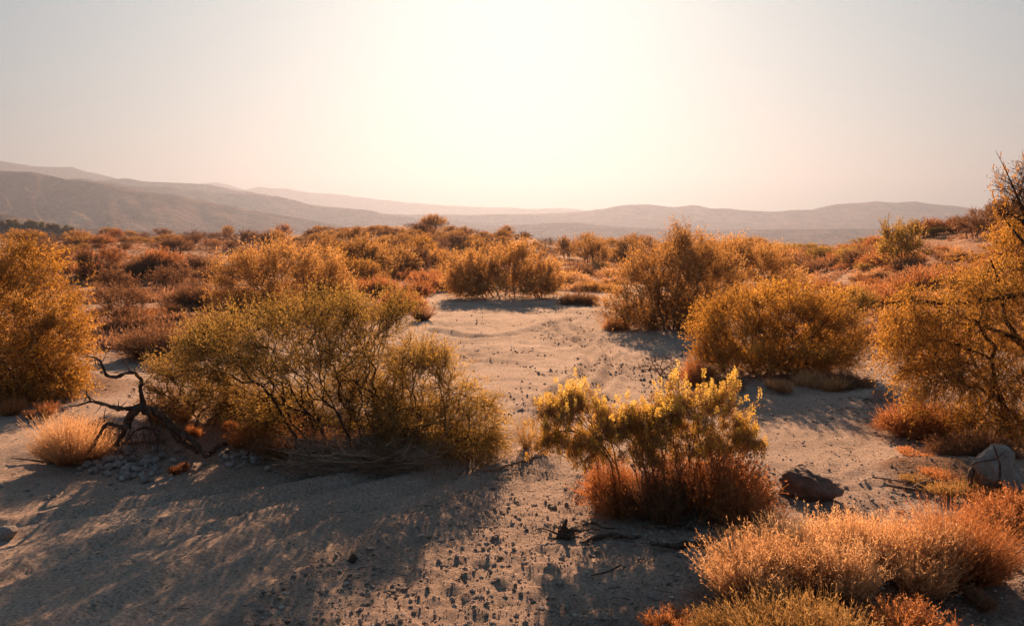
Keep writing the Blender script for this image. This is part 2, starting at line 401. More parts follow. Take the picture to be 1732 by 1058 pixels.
mountain('hills', 3900, [(640, 385), (760, 366), (850, 361.5), (937, 361), (994, 357), (1023, 353), (1058, 346), (1081, 345), (1110, 347), (1139, 350), (1168, 347), (1182, 348), (1199, 353),
         (1225, 353), (1269, 356), (1312, 357), (1345, 353), (1370, 354), (1407, 347), (1425, 344), (1475, 341), (1512, 343), (1542, 341), (1574, 344),
         (1612, 348), (1649, 354), (1684, 360), (1800, 372), (2100, 392)], 1500, 600, 6)
mountain('hills', 2500, [(700, 402), (800, 388), (870, 380), (928, 376), (974, 376), (1003, 379), (1060, 384), (1200, 388), (1500, 386), (1700, 385), (1900, 380), (2300, 395)], 900, 400, 7, amp=.8)
mountain('hills', 1300, [(-700, 330), (-200, 350), (0, 358), (30, 365), (60, 371), (92, 378), (140, 384), (220, 389), (330, 393), (480, 399)], 500, 250, 8)
mountain('hill', 430, [(-700, 345), (-200, 362), (0, 375), (60, 380), (100, 384), (129, 390), (150, 397), (190, 408)], 170, 120, 12, amp=1.0)

# ------------------------------------------------------------------ haze
def haze():
    V = []
    x0, x1, y0, y1, z0, z1 = -8800, 8800, -8800, 8800, -60, 570
    for z in (z0, z1):
        for (x, y) in ((x0, y0), (x1, y0), (x1, y1), (x0, y1)): V.append((x, y, z))
    F = np.array([(3, 2, 1, 0), (4, 5, 6, 7), (0, 1, 5, 4), (1, 2, 6, 5), (2, 3, 7, 6), (3, 0, 4, 7)])
    m, t, o = new_mat('warm_haze')
    v = N(t, 'ShaderNodeVolumePrincipled', Density=HAZE_D, Anisotropy=.58); v.inputs['Color'].default_value = (.200, .252, .362, 1)
    t.links.new(v.outputs[0], o.inputs['Volume'])
    o_ = link('haze', mesh_from('haze', np.array(V, float), F, m)); tag(o_, kind='stuff')
HAZE_D = 2.4e-4
haze()

# ------------------------------------------------------------------ plant builders (numpy)
def tubes(segs, sides=4):
    """segs: (n,8) p0 p1 r0 r1 -> V,F"""
    s = np.asarray(segs, float); n = len(s)
    p0, p1, r0, r1 = s[:, :3], s[:, 3:6], s[:, 6], s[:, 7]
    d = unit(p1 - p0); ref = np.where(np.abs(d[:, 2:3]) > .9, [[1., 0, 0]], [[0, 0, 1.]])
    a = unit(np.cross(d, ref)); b = np.cross(d, a)
    th = np.arange(sides) * 2 * math.pi / sides
    ring = a[:, None] * np.cos(th)[None, :, None] + b[:, None] * np.sin(th)[None, :, None]
    v0 = p0[:, None] + ring * r0[:, None, None]; v1 = p1[:, None] + ring * r1[:, None, None]
    V = np.concatenate([v0, v1], 1).reshape(-1, 3)
    base = (np.arange(n) * 2 * sides)[:, None]; j = np.arange(sides)[None]; jn = (j + 1) % sides
    F = np.stack([base + j, base + jn, base + sides + jn, base + sides + j], -1).reshape(-1, 4)
    return V, F

def grow(tips, root, rng, rt=.0035, f=.42, wob=.10, power=.46, follow=.35):
    """branching that starts at root and reaches every tip; returns segments and the fine ones"""
    segs = []; fine = []
    stack = [(np.arange(len(tips)), np.array(root, float), np.array([0, 0, 1.]))]
    while stack:
        idx, st, pd = stack.pop(); n = len(idx); c = tips[idx].mean(0)
        if n == 1: end = tips[idx[0]]
        else:
            v = c - st; L = np.linalg.norm(v); dr = v / (L + 1e-9) * (1 - follow) + pd * follow
            end = st + unit(dr) * L * (f + rng.uniform(-.1, .12)) + rng.normal(0, wob * .5 * L, 3)
        m = 3 if n > 3 else 2
        prev = st; Ls = np.linalg.norm(end - st); r_a = rt * n ** power
        for k in range(1, m + 1):
            q = st + (end - st) * k / m
            if k < m: q = q + rng.normal(0, wob * Ls * .55, 3)
            segs.append((*prev, *q, r_a * (1 - .10 * (k - 1)), r_a * (1 - .10 * k)))
            if n <= 2: fine.append((prev, q))
            prev = q
        if n > 1:
            P = tips[idx] - tips[idx].mean(0)
            ax = np.linalg.svd(P, full_matrices=False)[2][0] if n > 2 else unit(P[0] - P[1])
            ax = unit(ax + rng.normal(0, .25, 3)); o = np.argsort(P @ ax)
            k = max(1, min(n - 1, int(round(n * rng.uniform(.32, .68)))))
            nd = unit(end - st)
            stack.append((idx[o[:k]], end, nd)); stack.append((idx[o[k:]], end, nd))
    return segs, fine

def ribbons(P, w0, w1, rng):
    """P (n,k,3) polylines -> flat ribbons facing every way"""
    n, k, _ = P.shape
    d = unit(P[:, -1] - P[:, 0]); side = unit(np.cross(d, rng.normal(0, 1, (n, 3))))
    w = np.linspace(1, 0, k)[None, :, None] * np.reshape(w0, (-1, 1, 1)) + np.linspace(0, 1, k)[None, :, None] * np.reshape(w1, (-1, 1, 1))
    A = P - side[:, None] * w / 2; B = P + side[:, None] * w / 2
    V = np.stack([A, B], 2).reshape(-1, 3)
    base = (np.arange(n) * 2 * k)[:, None]; j = (np.arange(k - 1) * 2)[None]
    F = np.stack([base + j, base + j + 1, base + j + 3, base + j + 2], -1).reshape(-1, 4)
    return V, F

def leaves(P, D, L, Wd, rng):
    n = len(P); side = unit(np.cross(D, rng.normal(0, 1, (n, 3))))
    L = np.reshape(L, (-1, 1)); Wd = np.reshape(Wd, (-1, 1))
    V = np.stack([P, P + D * L * .45 + side * Wd * 1.25, P + D * L], 1).reshape(-1, 3)
    F = np.arange(n * 3).reshape(-1, 3)
    return V, F

def lobes_tips(lobes, n, rng, shell=.25):
    """points spread through a union of ellipsoids (cx,cy,cz,rx,ry,rz)"""
    lb = np.array(lobes, float); vol = lb[:, 3] * lb[:, 4] * lb[:, 5]; vol = vol ** .8; vol /= vol.sum()
    k = rng.choice(len(lb), n, p=vol)
    d = unit(rng.normal(0, 1, (n, 3))); r = (shell + (1 - shell) * rng.random(n) ** .6)[:, None]
    return lb[k, :3] + d * r * lb[k, 3:6]

def make_leafy(seed, lobes, roots, ntips, twigs=7, nleaf=10, tl=.26, ll=.035, lw=.009, rt=.0035, droop=.0, up=.35, wob=.10, f=.42, clump=1.6, dense_fine=2,
               power=.46, tw=.0035, outw=.5):
    """returns (stem V,F), (foliage V,F,tint). local coordinates, base at the origin"""
    rng = np.random.default_rng(seed)
    tips = lobes_tips(lobes, ntips, rng); tips[:, 2] = np.maximum(tips[:, 2], .06)
    roots = np.array(roots, float); c = tips.mean(0)
    # give every tip to the root it leans toward
    a = np.stack([tips[:, 0] - c[0] + rng.normal(0, .25, ntips), tips[:, 1] - c[1] + rng.normal(0, .25, ntips)], 1)
    rr = roots[:, :2] - roots[:, :2].mean(0) + 1e-4
    own = np.argmax(unit(a) @ unit(rr).T + rng.normal(0, .15, (ntips, len(roots))), 1)
    segs, fine = [], []
    for k in range(len(roots)):
        if (own == k).sum() < 2: continue
        s, fi = grow(tips[own == k], roots[k], rng, rt, f, wob, power); segs += s; fine += fi
    fa = np.array([np.concatenate(x) for x in fine]); m = len(fa)
    pick = np.repeat(np.arange(m), max(1, twigs * ntips // m)); nt_ = len(pick)
    u = rng.random(nt_)[:, None]
    st = fa[pick, :3] * (1 - u) + fa[pick, 3:] * u
    sd = unit(fa[pick, 3:] - fa[pick, :3])
    ctr = np.array([c[0], c[1], 0.25 * c[2]])
    ow = unit(st - ctr)
    d = unit(sd * .5 + ow * outw + np.array([0, 0, up]) + rng.normal(0, .42, (nt_, 3)))
    L = tl * rng.uniform(.5, 1.3, nt_)[:, None]
    p1 = st + d * L * .5 + rng.normal(0, .012, (nt_, 3)); d2 = unit(d + np.array([0, 0, -droop]) + rng.normal(0, .18, (nt_, 3)))
    p2 = p1 + d2 * L * .5; p2[:, 2] -= droop * L[:, 0] * .35
    TP = np.stack([st, p1, p2], 1)
    TP[:, :, 2] = np.maximum(TP[:, :, 2], .01)
    tV, tF = ribbons(TP, tw, tw * .4, rng)
    # leaves along twigs
    q = np.repeat(np.arange(nt_), nleaf); v = rng.random(len(q))[:, None] ** .8
    base = np.where(v < .5, TP[q, 0] + (TP[q, 1] - TP[q, 0]) * v * 2, TP[q, 1] + (TP[q, 2] - TP[q, 1]) * (v * 2 - 1))
    td = np.where(v < .5, d[q], d2[q])
    ld = unit(td * .65 + rng.normal(0, .5, (len(q), 3)) + np.array([0, 0, .15 - droop]))
    lV, lF = leaves(base, ld, ll * rng.uniform(.5, 1.35, len(q)), lw * rng.uniform(.6, 1.3, len(q)), rng)
    cl = fbm(base[:, 0] * clump * 2 + seed, base[:, 2] * clump * 2 + base[:, 1] * clump * 1.3, 2, seed)
    tint = np.clip(.48 + .38 * cl + rng.normal(0, .16, len(q)), 0, 1)
    sg = np.array(segs); thick = sg[:, 6] > .009
    V1, F1 = tubes(sg[thick], 6) if thick.any() else (np.zeros((0, 3)), np.zeros((0, 4), int))
    V2, F2 = tubes(sg[~thick], 3) if (~thick).any() else (np.zeros((0, 3)), np.zeros((0, 4), int))
    SV = np.concatenate([V1, V2, tV]); SF = np.concatenate([F1, F2 + len(V1), tF + len(V1) + len(V2)])
    return (SV, SF), (lV, lF, np.repeat(tint, 3))

def shrub_meshes(name, seed, leafmat, stemmat, **kw):
    (SV, SF), (LV, LF, tn) = make_leafy(seed, **kw)
    return (mesh_from(name + '_stems', SV, SF, M[stemmat]), mesh_from(name + '_foliage', LV, LF, M[leafmat], tint=tn))

def shrub(name, meshes, loc, label, cat='shrub', group=None, rz=0, sc=(1, 1, 1), parts=('stems', 'foliage')):
    e = link(name, None, loc=loc, rot=(0, 0, rz), scale=sc)
    e.empty_display_size = .2
    tag(e, label, cat, group)
    for p, me in zip(parts, meshes): link(p, me, e)
    return e

def px_lobes(base, lobes):
    """lobes traced as photo pixels (px, py, rx, ry, depth offset m, ry depth m) -> local ellipsoids"""
    outl = []
    for (px, py, rx, ry, dy, rd) in lobes:
        Y = base[1] + dy; p = on_plane(px, py, Y) - base; k = Y / math.cos(PITCH) / FPX
        outl.append((p[0], p[1], p[2], rx * k, rd, ry * k))
    return outl

def dome(seed, n=420, k=4, kids=5, w=.004, leafn=3, ll=.03, flat_=.8, spread=1.0, jag=.06, fill=.5):
    """dense dome of fine radiating twigs, unit height and radius"""
    rng = np.random.default_rng(seed)
    az = rng.random(n) * 2 * math.pi; el = np.arcsin(rng.random(n) ** .9 * .98 + .01)
    d = np.stack([np.cos(az) * np.cos(el), np.sin(az) * np.cos(el), np.sin(el)], 1)
    lump = 1 + .18 * fbm(az * 1.6, el * 2.2, 2, seed)
    ln = (lump * rng.uniform(.75, 1.0, n))[:, None]
    base = np.stack([np.cos(az), np.sin(az), az * 0], 1) * (rng.random(n)[:, None] * .22)
    u = np.linspace(0, .72, k)[None, :, None]
    P = base[:, None] + (d * ln)[:, None] * u + np.array([0, 0, .12]) * (np.sin(u * math.pi)) + np.cumsum(rng.normal(0, jag * .35, (n, k, 3)), 1) * (u > 0)
    lc = rng.uniform(-.55, .55, (6, 2)); ls = rng.uniform(.45, .8, 6); lc[0] = 0; ls[0] = .8       # several lobes
    lo_ = rng.integers(0, 6, n); P = P * ls[lo_][:, None, None]; P[:, :, :2] += lc[lo_][:, None]; P[:, :, 2] *= 1.2 * (1 - .35 * np.linalg.norm(lc[lo_], axis=1))[:, None]
    V1, F1 = ribbons(P, w * 1.8, w, rng)
    # finer shoots from each
    q = np.repeat(np.arange(n), kids); m = len(q); t = rng.uniform(.35, 1, m)[:, None]
    i0 = np.minimum((t * (k - 1)).astype(int), k - 2)[:, 0]; fr = t[:, 0] * (k - 1) - i0
    st = P[q, i0] + (P[q, i0 + 1] - P[q, i0]) * fr[:, None]
    dd = unit(d[q] + rng.normal(0, .38, (m, 3)) + np.array([0, 0, .12])); L = rng.uniform(.10, .34, m)[:, None]
    mid = st + dd * L * .5 + rng.normal(0, .015, (m, 3)); en = st + dd * L + rng.normal(0, .025, (m, 3))
    P2 = np.stack([st, mid, en], 1); P2[:, :, 2] = np.maximum(P2[:, :, 2], .01)
    V2, F2 = ribbons(P2, w, w * .5, rng)
    t1 = np.repeat(np.clip(.40 + .22 * rng.normal(0, 1, n), 0, 1), k * 2)
    t2 = np.repeat(np.clip(.5 + .3 * fbm(st[:, 0] * 3, st[:, 2] * 3 + st[:, 1] * 2, 2, seed) + rng.normal(0, .15, m), 0, 1), 6)
    Vs = [V1, V2]; Fs = [F1, F2 + len(V1)]; Ts = [t1, t2]; off = len(V1) + len(V2)
    if leafn:
        q3 = np.repeat(np.arange(m), leafn); u3 = rng.random(len(q3))[:, None]
        b3 = P2[q3, 0] + (P2[q3, 2] - P2[q3, 0]) * (.3 + .7 * u3)
        V3, F3 = leaves(b3, unit(dd[q3] + rng.normal(0, .7, (len(q3), 3))), ll * rng.uniform(.5, 1.3, len(q3)), ll * .38, rng)
        Vs.append(V3); Fs.append(F3 + off); Ts.append(np.repeat(np.clip(.58 + rng.normal(0, .2, len(q3)), 0, 1), 3))
    return np.concatenate(Vs), Fs, np.concatenate(Ts)

def grass(seed, n=2600, h=1., rad=.35, lean=.35, w=.006, heads=0, curl=.25):
    """uneven tussocks with feathery heads"""
    rng = np.random.default_rng(seed)
    nc = max(3, int(n / 260)); ca = rng.random(nc) * 2 * math.pi; cr = rad * np.sqrt(rng.random(nc)) * .95
    cen = np.stack([np.cos(ca) * cr, np.sin(ca) * cr], 1); ch = rng.uniform(.55, 1.12, nc) * (1 - .25 * cr / rad); tl_ = rng.normal(0, .12, nc); cl_ = rng.normal(0, .16, (nc, 2))
    k = rng.integers(0, nc, n); a = rng.random(n) * 2 * math.pi; sub = rad * rng.uniform(.10, .34, nc)[k] * np.sqrt(rng.random(n))
    off = np.stack([np.cos(a) * sub, np.sin(a) * sub], 1); base = np.concatenate([cen[k] + off, np.zeros((n, 1))], 1)
    out_ = off / (rad * .3) * lean + cen[k] / rad * lean * .35 + cl_[k]
    dirn = unit(np.concatenate([out_, np.ones((n, 1))], 1) + rng.normal(0, .20, (n, 3)))
    L = (h * ch[k] * rng.beta(3, 1.6, n) * 1.15)[:, None]
    u = np.linspace(0, 1, 4)[None, :, None]
    side = unit(np.concatenate([out_, rng.normal(0, .4, (n, 1))], 1) + rng.normal(0, .5, (n, 3))) * curl
    P = base[:, None] + (dirn * L)[:, None] * u + (side * L)[:, None] * u ** 2.2 * .5 + rng.normal(0, .012 * h, (n, 4, 3)) * u
    P[:, 1:, 2] = np.maximum(P[:, 1:, 2], .02)
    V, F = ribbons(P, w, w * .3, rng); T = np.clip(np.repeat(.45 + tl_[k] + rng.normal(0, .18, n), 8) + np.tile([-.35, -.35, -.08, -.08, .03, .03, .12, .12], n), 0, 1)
    if heads:
        pick = rng.choice(n, int(n * .8), replace=False); q = np.repeat(pick, heads * 2); uu = rng.random(len(q))[:, None] ** .7 * 1.6
        b = np.where(uu < .6, P[q, 1] + (P[q, 2] - P[q, 1]) * uu / .6, P[q, 2] + (P[q, 3] - P[q, 2]) * (uu - .6))
        V3, F3 = leaves(b, unit(dirn[q] + rng.normal(0, .6, (len(q), 3))), .030 * rng.uniform(.4, 1.3, len(q)), .0045 * np.ones(len(q)), rng)
        F = [F, F3 + len(V)]; V = np.concatenate([V, V3]); T = np.concatenate([T, np.repeat(np.clip(.62 + tl_[k[q]] + rng.normal(0, .2, len(q)), 0, 1), 3)])
    return V, F, T

def sweep(name, pts, radii, mat, parent=None, sides=8, seed=0, knob=.18):
    """continuous knotty branch along a path"""
    rng = np.random.default_rng(seed)
    pts = np.array(pts, float); t = np.concatenate([[0], np.cumsum(np.linalg.norm(np.diff(pts, axis=0), axis=1))])
    n = max(4, int(t[-1] / max(.022, np.mean(radii) * .9))); n = min(n, 70)
    # Catmull-like smoothing by dense linear sampling then averaging
    u = np.linspace(0, t[-1], n); P = np.stack([np.interp(u, t, pts[:, k]) for k in range(3)], 1)
    for _ in range(2): P[1:-1] = (P[:-2] + 2 * P[1:-1] + P[2:]) / 4
    R = np.interp(u, t, np.interp(np.linspace(0, 1, len(pts)), np.linspace(0, 1, len(radii)), radii)); R = R * (1 + rng.normal(0, knob, n))
    R = np.convolve(np.pad(R, 1, 'edge'), [.25, .5, .25], 'valid')
    d = unit(np.gradient(P, axis=0)); ref = np.array([.3, .9, .2]); a = unit(np.cross(d, ref)); b = np.cross(d, a)
    th = np.arange(sides) * 2 * math.pi / sides
    rad = R[:, None] * (1 + rng.normal(0, .17, (n, sides)))
    V = (P[:, None] + a[:, None] * (np.cos(th)[None] * rad)[..., None] + b[:, None] * (np.sin(th)[None] * rad)[..., None]).reshape(-1, 3)
    i = (np.arange(n - 1) * sides)[:, None]; j = np.arange(sides)[None]; jn = (j + 1) % sides
    F = np.stack([i + j, i + jn, i + sides + jn, i + sides + j], -1).reshape(-1, 4)
    c0, c1 = len(V), len(V) + 1
    V = np.concatenate([V, [P[0] - d[0] * R[0] * .4, P[-1] + d[-1] * R[-1]]])
    k = np.arange(sides); F3 = np.concatenate([np.stack([np.full(sides, c0), (k + 1) % sides, k], 1),
                                              np.stack([np.full(sides, c1), (n - 1) * sides + k, (n - 1) * sides + (k + 1) % sides], 1)])
    return link(name, mesh_from(name, V, [F, F3], M[mat], smooth_shade=True), parent)

def ico(sub):
    import bmesh
    bm = bmesh.new(); bmesh.ops.create_icosphere(bm, subdivisions=sub, radius=1)
    V = np.array([v.co[:] for v in bm.verts]); F = np.array([[v.index for v in f.verts] for f in bm.faces]); bm.free(); return V, F

def rock_mesh(name, seed, sub, mat, sx=1, sy=1, sz=1, rough=.25, facets=9, sm=False):
    rng = np.random.default_rng(seed); V, F = ico(sub)
    for _ in range(facets):                     # plane cuts make worn flat faces
        nrm = unit(rng.normal(0, 1, 3)); c = rng.uniform(.55, .86); dd = V @ nrm
        V = V - np.maximum(dd - c, 0)[:, None] * nrm * .97
    s1 = rng.random(3) * 50
    disp = np.array([noise.fractal(Vector(v * 1.3 + s1), .9, 2.0, 4) for v in V])
    V = V * (1 + rough * disp)[:, None] * np.array([sx, sy, sz])
    return mesh_from(name, V, F, M[mat], smooth_shade=sm)

# ------------------------------------------------------------------ hero shrubs, traced from the photograph
def hero(name, seed, base_px, lobes, rootspread, nroots, leafmat, stemmat, label, cat='shrub', skirt=True, **kw):
    b = at(*base_px); rng = np.random.default_rng(seed)
    if skirt: lobes = list(lobes) + [(px, base_px[1] * .80 + py * .20, rx * .95, max(14, ry * .55), dy - .05, rd * .9) for px, py, rx, ry, dy, rd in lobes if py < base_px[1] - 30]
    L = px_lobes(b, lobes)
    roots = [(rng.uniform(-1, 1) * rootspread[0], rng.uniform(-1, 1) * rootspread[1], -.03) for _ in range(nroots)]
    ms = shrub_meshes(name, seed, leafmat, stemmat, lobes=L, roots=roots, **kw)
    return shrub(name, ms, tuple(b), label, cat)

# the open shrub left of the middle and the dense one hugging its right side
hero('desert_shrub', 11, (590, 764), [(300, 625, 45, 42, .1, .4), (345, 580, 50, 40, .2, .5), (410, 570, 95, 60, .1, .9), (530, 545, 100, 55, .3, .9), (640, 530, 85, 42, .2, .7), (470, 620, 110, 45, 0, .9), (580, 610, 80, 45, .2, .8),
     (350, 610, 45, 45, -.1, .5), (350, 660, 45, 40, 0, .4), (410, 650, 60, 40, .1, .5), (560, 690, 110, 36, .4, .5), (640, 640, 70, 50, .3, .6), (660, 700, 60, 40, .3, .5), (470, 690, 90, 34, .2, .5), (420, 710, 80, 30, .1, .4), (530, 715, 100, 26, -.05, .4), (640, 710, 80, 30, -.05, .4), (690, 515, 40, 22, .1, .3), (600, 660, 60, 40, .5, .5)], (.6, .3), 12, 'olive', 'bark',
     'large open yellow-green shrub with dark forking stems, above a heap of brushwood', skirt=False, up=.15,  ntips=1050, twigs=10, nleaf=14, tl=.24, ll=.026, lw=.0066, rt=.0021, power=.47, wob=.13)
hero('desert_shrub', 12, (745, 770), [(700, 610, 60, 50, .1, .6), (735, 600, 34, 28, .1, .5), (680, 690, 60, 60, .1, .6), (778, 690, 66, 54, 0, .6), (700, 710, 80, 50, .0, .7), (822, 722, 40, 38, .1, .5), (765, 640, 38, 28, .2, .4), (750, 730, 90, 35, -.2, .6)],
     (.35, .25), 6, 'olive', 'stem', 'dense drooping olive shrub reaching down to the sand, right of the open forking shrub', ntips=623, twigs=11, nleaf=15, tl=.26, ll=.029, lw=.0065, droop=.35, rt=.0026)
hero('desert_shrub', 13, (330, 715), [(300, 645, 60, 48, .1, .5), (370, 670, 50, 30, 0, .4), (280, 690, 40, 22, 0, .3), (420, 690, 60, 26, .1, .4), (480, 690, 50, 30, .2, .4)], (.25, .15), 4, 'greenish', 'stem',
     'small sprawling yellow-green shrub behind the dead branch arch', ntips=300, twigs=9, nleaf=12, tl=.2, ll=.03, lw=.007)
hero('desert_shrub', 14, (40, 668), [(30, 500, 105, 95, .2, 1.0), (-70, 520, 110, 110, .2, 1.1), (80, 580, 75, 75, 0, .9), (0, 610, 130, 60, -.2, 1.), (110, 560, 50, 60, .2, .6), (20, 430, 45, 32, .3, .5), (-120, 600, 80, 70, 0, .9)],
     (.6, .35), 9, 'gold', 'bark', 'tall golden-green feathery shrub cut off by the left edge of the picture', ntips=986, twigs=10, nleaf=14, tl=.34, ll=.05, lw=.011, droop=.25, rt=.0027)
hero('desert_shrub', 15, (1130, 556), [(1120, 455, 75, 45, .2, 1.4), (1080, 495, 60, 45, 0, 1.2), (1175, 430, 55, 40, .6, 1.4), (1160, 500, 60, 45, 0, 1.2), (1050, 530, 35, 22, -.2, .8), (1145, 405, 28, 28, .3, .6), (1210, 470, 50, 45, .8, 1.2)],
     (.5, .5), 8, 'amber', 'bark', 'tall fan-shaped amber shrub at the right rim of the sandy clearing', ntips=900, twigs=11, nleaf=13, tl=.42, ll=.062, lw=.014, rt=.0036, up=.6)
hero('desert_shrub', 16, (1262, 520), [(1250, 440, 60, 40, 0, 1.6), (1300, 450, 45, 40, .3, 1.5), (1215, 435, 50, 38, 0, 1.4), (1340, 480, 35, 25, 0, 1.2)], (.6, .6), 6, 'amber', 'bark',
     'broad amber shrub filling the gap behind the fan-shaped one', ntips=522, twigs=10, nleaf=13, tl=.45, ll=.075, lw=.017, rt=.004, up=.5)
hero('desert_shrub', 17, (1310, 625), [(1230, 545, 60, 55, .2, .9), (1300, 525, 70, 55, .3, 1.), (1380, 530, 70, 55, .2, 1.), (1260, 585, 90, 35, -.2, 1.), (1370, 585, 85, 38, 0, 1.), (1190, 560, 30, 40, 0, .5), (1435, 570, 35, 45, .2, .6)],
     (.7, .4), 9, 'gold', 'bark', 'wide golden shrub with a dark skirt, between the clearing and the weeping tree', ntips=812, twigs=11, nleaf=14, tl=.30, ll=.048, lw=.011, rt=.0027, up=.45)
# middle distance, round the clearing
hero('desert_shrub', 18, (850, 503), [(790, 462, 42, 32, 0, 1.5), (830, 448, 40, 34, .5, 1.6), (880, 445, 40, 34, .5, 1.6), (925, 462, 34, 32, 0, 1.5), (850, 480, 104, 20, -.4, 1.4)], (1.7, .5), 9, 'amber', 'stem',
     'wide pale orange shrub closing off the far end of the sandy clearing', ntips=609, twigs=10, nleaf=13, tl=.5, ll=.085, lw=.021, rt=.0036, up=.7)
hero('desert_shrub', 19, (478, 522), [(400, 460, 50, 35, 0, 1.5), (470, 445, 70, 38, .6, 1.7), (545, 455, 55, 40, .3, 1.5), (440, 490, 80, 24, -.3, 1.3), (560, 490, 45, 25, 0, 1.)], (1.0, .5), 8, 'amber', 'bark',
     'broad orange-brown shrub with bare dark limbs, behind the open yellow-green shrub', ntips=609, twigs=9, nleaf=11, tl=.5, ll=.08, lw=.018, rt=.0045, up=.5)
hero('bare_shrub', 20, (200, 541), [(200, 505, 40, 22, 0, .7), (170, 495, 25, 15, .1, .4), (232, 505, 24, 18, .1, .5)], (.12, .1), 4, 'brown', 'bark',
     'small twiggy half-bare shrub with forking black limbs, beyond the left golden shrub', ntips=246, twigs=8, nleaf=8, tl=.30, ll=.05, lw=.013, rt=.005, wob=.14)

# weeping tree at the right edge
def weeping_tree():
    b = at(1765, 742); rng = np.random.default_rng(31)
    lob = [(1620, 520, 95, 60, 0, .9), (1700, 480, 90, 70, .2, 1.), (1560, 570, 70, 50, -.1, .7), (1660, 620, 100, 60, -.2, .9), (1770, 560, 110, 110, .1, 1.1), (1720, 690, 110, 50, -.2, .8),
           (1530, 520, 45, 40, 0, .5), (1740, 400, 60, 35, .3, .7), (1860, 480, 90, 100, .2, .9), (1640, 700, 60, 35, -.1, .5), (1600, 640, 80, 45, -.1, .7), (1690, 720, 90, 30, -.3, .6), (1560, 680, 50, 35, 0, .5), (1540, 600, 50, 50, 0, .5)]
    L = px_lobes(b, lob)
    (SV, SF), (LV, LF, tn) = make_leafy(31, lobes=L, roots=[(0, 0, -.05), (.12, .1, -.05), (-.15, .05, -.05), (.1, -.12, -.05), (-.35, -.1, -.05)], ntips=1250, twigs=10, nleaf=14, tl=.27, ll=.034, lw=.0068,
                                        rt=.0028, droop=.75, up=.1, wob=.12)
    e = link('weeping_tree', None, loc=tuple(b)); tag(e, 'weeping tree with hanging golden strands at the right edge, taller than every shrub', 'tree')
    link('trunk', mesh_from('tree_stems', SV, SF, M['bark']), e)
    link('crown', mesh_from('tree_crown', LV, LF, M['gold'], tint=tn), e)
    # sparse bare top standing against the sky
    top = px_lobes(b, [(1715, 320, 30, 48, .2, .35), (1745, 350, 40, 40, .1, .4), (1690, 360, 22, 22, .1, .3), (1735, 290, 18, 30, .2, .2), (1780, 300, 40, 50, .2, .4)])
    (SV, SF), (LV, LF, tn) = make_leafy(33, lobes=top, roots=[tuple(on_plane(1742, 480, b[1] + .1) - b), tuple(on_plane(1775, 480, b[1]) - b)], ntips=174, twigs=6, nleaf=7, tl=.20, ll=.026, lw=.007,
                                        rt=.0038, droop=.35, up=.4, wob=.12)
    link('branch', mesh_from('bare_top_stems', SV, SF, M['bark']), e); link('sparse_top', mesh_from('bare_top_leaves', LV, LF, M['brown'], tint=tn), e)
    # hanging leaf strands on the left margin
    P, D = [], []; TP = []
    for k in range(150):
        x = rng.choice([rng.uniform(1478, 1560), rng.uniform(1560, 1640), rng.uniform(1675, 1730)], p=[.6, .3, .1])
        y0 = rng.uniform(500, 570) if x < 1650 else rng.uniform(250, 400); ln = rng.uniform(30, 85) if x < 1650 else rng.uniform(20, 60)
        Y = b[1] + rng.uniform(-.6, .5); a = on_plane(x, y0, Y) - b; k2 = Y / FPX
        pts = [a + np.array([rng.normal(0, .012) * i, rng.normal(0, .012) * i, -ln * k2 * i / 5]) for i in range(6)]
        TP.append(pts)
    TP = np.array(TP); V, F = ribbons(TP, .004, .002, rng)
    q = np.repeat(np.arange(150), 46); u = rng.random(len(q)) * 4.99; i = u.astype(int); fr = (u - i)[:, None]
    base = TP[q, i] * (1 - fr) + TP[q, i + 1] * fr
    V2, F2 = leaves(base, unit(rng.normal(0, .35, (len(q), 3)) + np.array([0, 0, -.9])), .034 * rng.uniform(.6, 1.3, len(q)), .0085 * np.ones(len(q)), rng)
    T = np.concatenate([np.full(len(V), .3), np.repeat(np.clip(.65 + rng.normal(0, .2, len(q)), 0, 1), 3)])
    link('hanging_strands', mesh_from('hanging_strands', np.concatenate([V, V2]), [F, F2 + len(V)], M['gold'], tint=T), e)
    # long low limbs reaching in from the right
    for s, path, r in ((1, [(1765, 490), (1700, 502), (1640, 512), (1590, 513), (1540, 506), (1490, 515)], (.045, .03, .018, .007)), (2, [(1765, 600), (1715, 570), (1660, 550), (1600, 545)], (.05, .03, .01)),
                       (3, [(1765, 500), (1742, 430), (1738, 370), (1715, 320), (1700, 285), (1684, 255)], (.05, .035, .022, .012, .005, .002)), (4, [(1740, 420), (1710, 385), (1690, 355), (1678, 340)], (.02, .014, .006, .003)),
                       (5, [(1760, 690), (1740, 600), (1700, 540), (1690, 480), (1676, 440)], (.05, .035, .02, .008))):
        pts = [on_plane(x, y, b[1] + .25 * math.sin(3 * q + s)) - b for q, (x, y) in enumerate(path)]
        sweep('branch', pts, r, 'bark', e, 6, s)
weeping_tree()

